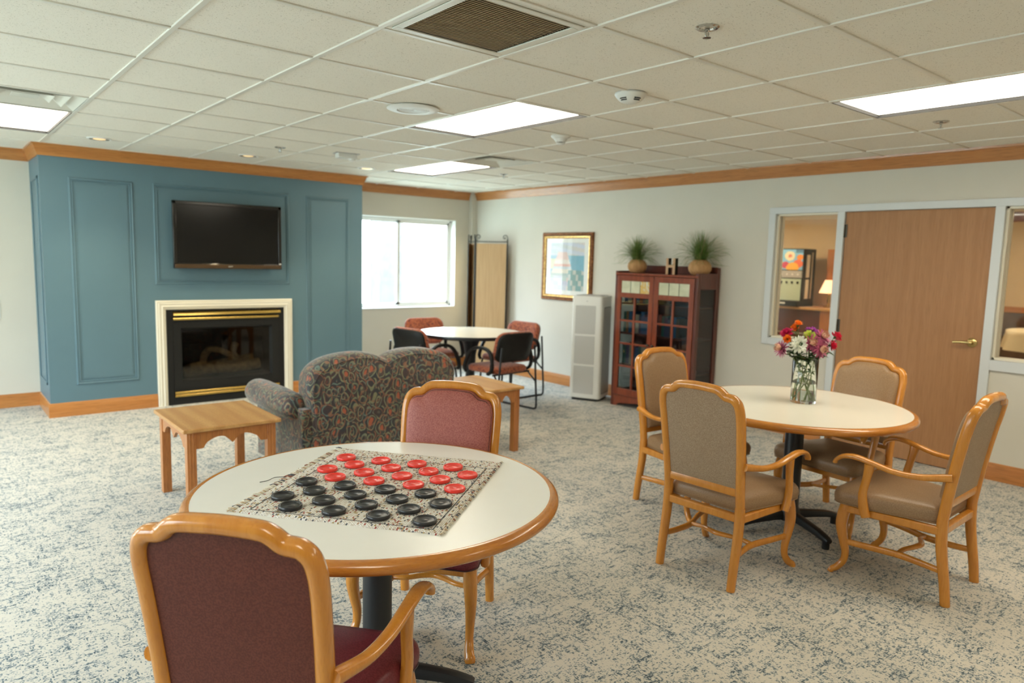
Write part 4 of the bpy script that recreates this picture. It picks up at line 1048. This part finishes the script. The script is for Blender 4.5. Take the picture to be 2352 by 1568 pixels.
def flower(kind, label, pos, aim, seed, foot):
    rnd = random.Random(seed); p = Vector(pos); q = Vector(aim).normalized()
    t = thing(kind, label, 'flower', (VX, VY, ZV), 0, 'flowers in the glass vase'); pl_ = p - Vector((VX, VY, ZV))
    Mx = Matrix.Translation(pl_) @ q.to_track_quat('Z', 'Y').to_matrix().to_4x4()
    bl = new(); mats = []
    def add(m, *a, **k):
        b2 = new(); petals(b2, *a, rnd=rnd, **k); me = bpy.data.meshes.new('x'); b2.to_mesh(me); b2.free(); n0 = len(bl.faces); bl.from_mesh(me); bpy.data.meshes.remove(me); bl.faces.ensure_lookup_table()
        if m not in mats: mats.append(m)
        for f in bl.faces[n0:]: f.material_index = mats.index(m)
    if kind == 'chrysanthemum':
        add(FM['purple'], 26, .042, .0075, -18, 5); add(FM['purple'], 24, .039, .007, 8, 28, z=.003); add(FM['pinkpale'], 22, .033, .006, 30, 50, z=.006, curl=.5); add(FM['pinkpale'], 18, .026, .006, 50, 70, z=.008, curl=.6); add(FM['yellow'], 12, .018, .005, 65, 85, z=.008, curl=.5)
    elif kind == 'white_zinnia':
        for k, (l, a, b) in enumerate(((.040, -15, 0), (.037, 5, 20), (.030, 25, 45), (.022, 45, 65))): add(FM['white'], 20 - k * 3, l, .012, a, b, z=.003 * k)
        add(M['leaf'], 10, .010, .005, 30, 80, z=.012)
    elif kind == 'carnation':
        m = FM[label.split()[0]] if label.split()[0] in FM else FM['magenta']
        for k, (l, a, b) in enumerate(((.026, 0, 20), (.026, 20, 45), (.024, 45, 70), (.020, 65, 90))): add(m, 12, l, .017, a, b, z=.002 * k, jitter=.2)
    elif kind == 'aster':
        m = FM[label.split()[0]] if label.split()[0] in FM else FM['violet']
        for k, (l, a, b) in enumerate(((.030, -5, 10), (.028, 12, 30), (.020, 35, 60))): add(m, 20 - 4 * k, l, .008, a, b, z=.002 * k)
        add(FM['yellow'] if label.startswith('violet') else m, 14, .008, .004, 40, 80, z=.004)
    else:
        m = FM['orange']
        for k, (l, a, b) in enumerate(((.019, 10, 35), (.019, 35, 60), (.017, 60, 85))): add(m, 9, l, .014, a, b, z=.002 * k)
    for v in bl.verts: v.co = Mx @ (v.co * 1.22)
    obj('bloom', bl, mats, t, sharp=80)
    b3 = new(); lathe(b3, [(.003, -.016), (.0075, -.008), (.008, .0), (.004, .004)], 12, M=Mx); obj('calyx', b3, M['leaf'], t)
    f0 = Vector(foot); neck = Vector((pl_.x * .45 + f0.x * -.12, pl_.y * .45 + f0.y * -.12, .235)); lim = .060
    if neck.xy.length > lim: n2 = neck.xy.normalized() * lim; neck = Vector((n2.x, n2.y, .235))
    st = catmull([(*f0, .0024, .0024), (*((f0 + neck) / 2), .0023, .0023), (*neck, .0022, .0022), (*((neck + pl_ - q * .02) / 2 + Vector((0, 0, .004))), .002, .002), (*(pl_ - q * .012), .0019, .0019)], 5)
    obj('stem', sweep(new(), st, 8), M['stem'], t)
    lf = new()
    for k in range(15):
        u = rnd.uniform(.50, .95) if k > 3 else rnd.uniform(.28, .5); i = int(u * (len(st) - 1)); b0 = Vector(st[i][:3]); L = rnd.uniform(.034, .066); a = rnd.uniform(0, 2 * PI)
        if b0.z < .25: L = min(L, .024)
        d_ = Vector((math.cos(a), math.sin(a), rnd.uniform(-.1, .7))).normalized(); sd = d_.cross(Vector((0, 0, 1))).normalized(); prev = None
        for j in range(6):
            v = j / 5; c_ = b0 + d_ * L * v - Vector((0, 0, .35 * L * v * v)); w_ = L * .30 * math.sin(PI * min(.97, .08 + v * .9))
            if c_.z < .26 and c_.xy.length + w_ > .066: r_ = max(0, .064 - w_); n2 = c_.xy.normalized() * min(r_, c_.xy.length); c_ = Vector((n2.x, n2.y, c_.z))
            cur = (lf.verts.new(c_ - sd * w_), lf.verts.new(c_ - Vector((0, 0, w_ * .3))), lf.verts.new(c_ + sd * w_))
            if prev: lf.faces.new((prev[0], prev[1], cur[1], cur[0])); lf.faces.new((prev[1], prev[2], cur[2], cur[1]))
            prev = cur
    obj('leaves', lf, M['leaf'], t, sharp=80)
cam_dir = Vector((-.6, -.7, .25))
FL = [('small_rose', 'tiny orange bloom at the very top of the bouquet', (2.485, -.508, 1.211), (-.2, -.2, 1)),
      ('small_rose', 'small orange bloom just below the topmost one', (2.493, -.488, 1.186), (-.5, -.1, .7)),
      ('carnation', 'magenta bloom at the upper left of the bouquet', (2.43, -.475, 1.158), (-.7, .2, .6)),
      ('small_rose', 'orange bloom low on the left side of the bouquet', (2.406, -.494, 1.127), (-.8, -.2, .4)),
      ('white_zinnia', 'large white bloom with a green centre facing the camera', (2.44, -.549, 1.102), (-.6, -.75, .2)),
      ('chrysanthemum', 'purple and cream chrysanthemum sticking out at far left', (2.394, -.471, 1.071), (-.75, .5, .25)),
      ('aster', 'violet bloom at the top centre right of the bouquet', (2.578, -.546, 1.171), (-.1, -.3, 1)),
      ('aster', 'lime green bloom in the middle of the bouquet', (2.513, -.570, 1.145), (-.5, -.6, .5)),
      ('chrysanthemum', 'largest purple and cream chrysanthemum at the upper right', (2.58, -.612, 1.14), (-.2, -.7, .6)),
      ('chrysanthemum', 'purple and cream chrysanthemum in the centre beside the white bloom', (2.502, -.586, 1.11), (-.5, -.8, .25)),
      ('chrysanthemum', 'purple and cream chrysanthemum lowest on the right', (2.526, -.633, 1.079), (-.35, -.9, .0)),
      ('carnation', 'crimson bud reaching out at the far right of the bouquet', (2.669, -.648, 1.143), (.5, -.4, .5)),
      ('carnation', 'crimson ruffled bloom on the right below the far bud', (2.622, -.647, 1.095), (.4, -.8, .1))]
for k, (kd, lb, ps, am) in enumerate(FL):
    a = 2.4 * k; flower(kd, lb, ps, am, 50 + k, (.052 * math.cos(a), .052 * math.sin(a), .017))

# ------------------------------------------------------------------ room seen through the interior glazing
M['warmwall'] = paint('warm_cream_wall', (.66, .52, .32))
M['warmceil'] = paint('warm_ceiling', (.74, .68, .56))
M['cloth'] = plain('cream_tablecloth', (.74, .66, .46), .7)
M['laminbrown'] = plain('brown_wainscot', (.10, .055, .035), .45, var=.2)
struct('wall_far', bx(11.5, 11.6, -9, 1.7, 0, 2.6), M['warmwall'])
struct('wall_kitchenette', bx(9.62, 9.72, 1.7, 5.8, 0, 2.6), M['warmwall'])
struct('wall_kitchenette_return', bx(9.62, 11.6, 1.7, 1.8, 0, 2.6), M['warmwall'])
struct('wall_far_left', bx(XR + .15, 9.72, 5.72, 5.82, 0, 2.6), M['warmwall'])
struct('wall_far_right', bx(XR + .13, 11.6, -9.1, -9, 0, 2.6), M['warmwall'])
struct('wall_beside_door', bx(XR + .13, XR + .14, -9, -2.2, 0, 2.6), M['warmwall'])
bm = new(); box(bm, XR + .13, 12.2, -9, 5.8, 2.456, 2.50)
struct('ceiling_far_room', bm, M['warmceil'])
struct('floor_far_room', bx(XR + .13, 12.2, -9, YB, -.1, 0), M['carpet'])
struct('trim_5', mitre(new(), [(9.62, 5.72), (9.62, 1.7)], [(0, 2.30), (.02, 2.30), (.05, 2.40), (.06, 2.456), (0, 2.456)]), M['cream'], sharp=28)
struct('trim_6', mitre(new(), [(11.5, 1.7), (11.5, -9)], [(0, 2.31), (.02, 2.31), (.06, 2.42), (.07, 2.456), (0, 2.456)]), M['cherry'], sharp=28)
struct('trim_7', bx(11.47, 11.5, -9, 1.7, .92, 1.01), M['oaktrim'], bevel=.006)
struct('trim_8', bx(11.485, 11.5, -9, 1.7, 0, .92), M['laminbrown'])
t = thing('counter', 'wooden serving counter with a dark front behind the narrow interior window', 'counter', (9.0, 3.4, 0))
obj('worktop', bx(-.06, .60, -1.0, 2.4, .885, .925), M['oaktop'], t, bevel=.008)
obj('counter_front', bx(0, .58, -.98, 2.38, .10, .885), M['cherrydark'], t)
obj('end_panel', bx(-.012, .58, -1.0, -.76, 0, .885), M['oakleg'], t, bevel=.004)
obj('toe_kick', bx(.05, .58, -.98, 2.38, 0, .10), M['dark'], t)
obj('rail', tube(new(), [(-.05, -.7, .52), (-.05, 2.3, .52)], .018, 10), M['chrome'], t)
t = thing('juice_dispenser', 'black juice dispenser with a colourful fruit panel on the counter behind the glass', 'drink dispenser', (8.98, 2.965, .925), 0)
# front faces -x ; local y from 0 (right edge) to .40 (left edge)
obj('cabinet', bx(.02, .40, 0, .42, .07, .895), M['charcoal'], t, bevel=.012)
obj('drip_tray', bx(-.09, .40, .0, .42, .0, .085), M['blackp'], t, bevel=.008)
obj('front_panel', bx(.0, .03, .01, .41, .44, .55), M['greyp'], t, bevel=.004)
obj('splash_plate', bx(.015, .024, .02, .40, .09, .43), plain('pale_green_splash_plate', (.50, .60, .46), .3), t)
for k in range(4):
    b = obj('nozzle', lathe(new(), [(.016, .385), (.012, .36), (.010, .35)], 12, (-.0, .07 + k * .09)), M['blackp'], t)
    obj('push_button', cyl(new(), .012, -.004, .004, 14, M=Matrix.Translation((-.002, .07 + k * .09, .495)) @ Matrix.Rotation(PI / 2, 4, 'Y')), M['purif'], t)
def fruit(u, v):
    d1 = (u - .55) ** 2 + ((v - .68) * .9) ** 2
    if d1 < .045: return (.62, .20, .14) if d1 < .006 else (.72, .66, .46)
    for (cx, cy, r, c) in ((.42, .10, .26, (.85, .45, .08)), (.20, .30, .20, (.78, .18, .10)), (.12, .62, .14, (.80, .28, .06)), (.72, .22, .17, (.55, .06, .12)), (.92, .28, .12, (.80, .80, .35)), (.95, .10, .10, (.75, .80, .60))):
        if (u - cx) ** 2 + (v - cy) ** 2 < r * r: return c
    return (.22, .50, .72) if v < .85 or u > .3 else (.10, .22, .35)
M['fruit'] = colour_attr_mat('printed_fruit_panel', .3)
colour_grid('display_panel', 1, 1, 26, 30, fruit, M['fruit'], t, lambda u, v: (.0175, .012 + .396 * u, .565 + .315 * v))
obj('cup_tube', bx(.10, .20, -.012, .0, .12, .42), M['cream'], t, bevel=.005); obj('cup_tube', bx(.10, .20, -.012, .0, .45, .80), M['cream'], t, bevel=.005)
obj('side_trim', bx(.26, .29, -.010, .0, .12, .84), M['louver'], t)
obj('name_strip', bx(-.094, -.089, .20, .37, .035, .060), M['purif'], t)
t = thing('table_lamp', 'small lamp with a glowing cone shade beside the juice dispenser', 'lamp', (9.35, 2.70, .925))
obj('lamp_base', lathe(new(), [(.07, 0), (.07, .015), (.02, .03), (.03, .10), (.015, .20), (.012, .26)], 20), M['brassd'], t)
obj('lamp_shade', lathe(new(), [(.15, .22), (.07, .42), (.068, .42), (.148, .22)], 28, cap0=False, cap1=False), emit('lamp_shade_cloth', (1, .62, .35), 1.1), t)
t = thing('wall_cabinet', 'oak wall cabinet behind the small lamp beyond the narrow window', 'cabinet', (9.45, 2.50, 1.20))
obj('cabinet_body', bx(0, .17, -.30, .32, .0, .62), M['oakleg'], t, bevel=.004); obj('cabinet_door', bx(-.015, 0, -.28, .30, .02, .60), M['oakleg'], t, bevel=.006)
def cloth_table(label, lab2, x, y, r, z=.76):
    t = thing('round_dining_table', label, 'table', (x, y, 0), 0, 'cloth covered tables in the far room')
    obj('pedestal', lathe(new(), [(.25, 0), (.25, .03), (.04, .06), (.04, z - .03)], 20), M['black'], t)
    obj('tabletop', lathe(new(), [(r, z - .03), (r, z - .004)], 40), M['laminate'], t)
    c = thing('tablecloth', lab2, 'tablecloth', (x, y, 0), 0, 'cream tablecloths in the far room')
    n = 72; rings = [[((r * q) * math.cos(a), (r * q) * math.sin(a), z) for a in [2 * PI * k / n for k in range(n)]] for q in (.02, .6, .99)]
    for q, zz, am in ((1.012, z - .006, 0), (1.02, z - .05, .008), (1.04, z - .16, .028), (1.055, z - .26, .04)):
        rings.append([((r * q + am * math.sin(9 * a)) * math.cos(a), (r * q + am * math.sin(9 * a)) * math.sin(a), zz) for a in [2 * PI * k / n for k in range(n)]])
    obj('drape', loft(new(), rings, cap1=False), M['cloth'], c, sharp=80)
cloth_table('cloth covered round table near the far wall, seen through the right window', 'cream cloth on the farther table seen through the right window', 10.2, -.15, .68)
cloth_table('cloth covered round table closer to the right window, at the frame edge', 'cream cloth on the nearer table at the photo edge, right window', 7.5, -1.05, .60)
for k, (x, y) in enumerate(((6.3, 3.4), (8.2, 3.4), (7.0, .4), (9.8, .3), (7.2, -3.2), (9.9, -3.4))):
    t = thing('panel_light', 'lit square ceiling light of the room behind the glass', 'ceiling light', (x, y, 2.455), 0, 'ceiling lights of the far room')
    obj('frame', (lambda b: [box(b, *q, -.01, 0) for q in ((-.31, .31, -.31, -.285), (-.31, .31, .285, .31), (-.31, -.285, -.285, .285), (.285, .31, -.285, .285))] and b)(new()), M['grid'], t)
    obj('lens', bx(-.285, .285, -.285, .285, -.006, -.002), M['lens2'], t)
t = thing('wall_plate', 'white wall plate at the extreme left edge of the photo', 'switch plate', (-.955, YW, .945))
obj('plate', bx(-.045, .045, -.006, 0, -.085, .085), M['purif'], t, bevel=.003); obj('toggle', bx(-.006, .006, -.014, -.006, -.014, .014), M['white'], t)

# ------------------------------------------------------------------ outside
g = G('pale_ground'); g.set(col=g.ramp(g.noise(2, 4), [(.3, (.26, .28, .22)), (.7, (.34, .35, .30))]), rough=.9); M['pale_ground'] = g.m  # outside ground, greyed so that less green light bounces into the room
bm = new(); box(bm, -40, 40, YW + .2, 60, -.5, -.35); box(bm, -60, XL - .16, -40, YW + .2, -.5, -.35)
struct('ground_outside', bm, M['pale_ground'])
t = thing('porch_column', 'pale grey square column outside the right window pane', 'column', (5.15, 9.0, -.35))
obj('shaft', bx(-.24, .24, -.20, .20, 0, 3.1), plain('weathered_grey', (.085, .085, .08), .8, var=.1), t, bevel=.02); obj('plinth', bx(-.30, .30, -.26, .26, 0, .22), M['greyp'], t)
t = thing('slim_evergreen', 'slim evergreen tree outside the left window pane', 'tree', (4.42, 9.6, -.35))
obj('trunk', lathe(new(), [(.06, 0), (.04, 2.2)], 10), M['laminbrown'], t)
bm = new(); rnd = random.Random(5)
for k in range(900):
    z = rnd.uniform(.3, 2.9); a = rnd.uniform(0, 2 * PI); r_ = .20 * math.sqrt(rnd.random()); s_ = rnd.uniform(.03, .06); p = Vector((r_ * math.cos(a), r_ * math.sin(a), z)); q = Matrix.Rotation(rnd.uniform(0, 6), 3, 'Z') @ Matrix.Rotation(rnd.uniform(0, 3), 3, 'X')
    bm.faces.new([bm.verts.new(p + q @ Vector(v)) for v in ((-s_, 0, 0), (0, -s_ * .4, 0), (s_, 0, 0), (0, s_ * .4, 0))])
f = obj('foliage', bm, plain('evergreen_leaf', (.035, .06, .035), .7, var=.4, vs=6), t); f['kind'] = 'stuff'

# ------------------------------------------------------------------ light, world, camera
w = bpy.data.worlds.new('daylight'); sc.world = w; w.use_nodes = True
nt = w.node_tree; b = nt.nodes['Background']; tc = nt.nodes.new('ShaderNodeTexCoord'); sx = nt.nodes.new('ShaderNodeSeparateXYZ'); rp = nt.nodes.new('ShaderNodeValToRGB')
nt.links.new(tc.outputs['Generated'], sx.inputs[0]); nt.links.new(sx.outputs['Z'], rp.inputs[0]); nt.links.new(rp.outputs[0], b.inputs[0])
e = rp.color_ramp.elements; e.new(.5)
for k, (p_, c_) in enumerate(((.0, (.16, .17, .165)), (.12, (.24, .27, .28)), (.5, (.66, .84, 1.0)))): e[k].position = p_; e[k].color = (*c_, 1)
b.inputs[1].default_value = 26.0
def portal(loc, rot, sx, sy):
    l = bpy.data.lights.new('window_portal', 'AREA'); l.shape = 'RECTANGLE'; l.size = sx; l.size_y = sy; l.cycles.is_portal = True
    o = link(bpy.data.objects.new('window_portal', l)); o.location = loc; o.rotation_euler = rot
portal(((W1[0] + W1[1]) / 2, YW + .17, (W1[2] + W1[3]) / 2), (-PI / 2, 0, 0), W1[1] - W1[0], W1[3] - W1[2])
for a, b_, c_, d_ in LW: portal((XL - .14, (a + b_) / 2, (c_ + d_) / 2), (0, -PI / 2, 0), d_ - c_, b_ - a)
cam = bpy.data.cameras.new('camera'); co = link(bpy.data.objects.new('camera', cam)); sc.camera = co
cam.sensor_width = 36; cam.lens = 1624.575 * 36 / 2352; cam.clip_start = .05; cam.clip_end = 200
R3 = [(0.7702397, -0.63723604, 0.02571046), (0.05469168, 0.10616499, 0.9928433), (0.63540508, 0.76332118, -0.116624)]
rt, up_, fw = [Vector(v).normalized() for v in R3]
co.matrix_world = Matrix(((rt.x, up_.x, -fw.x, -1.45154), (rt.y, up_.y, -fw.y, -2.61819), (rt.z, up_.z, -fw.z, 1.5541), (0, 0, 0, 1)))
cam.dof.use_dof = True; cam.dof.focus_distance = 2.3; cam.dof.aperture_fstop = 2.8
vs = sc.view_settings; sc.display_settings.display_device = 'sRGB'
vs.view_transform = 'Standard'; vs.look = 'None'; vs.gamma = 1.0; vs.use_curve_mapping = False; vs.exposure = 0.26
sc.cycles.use_denoising = True; sc.cycles.max_bounces = 10; sc.cycles.diffuse_bounces = 6; sc.cycles.transparent_max_bounces = 16; sc.cycles.sample_clamp_indirect = 6.0
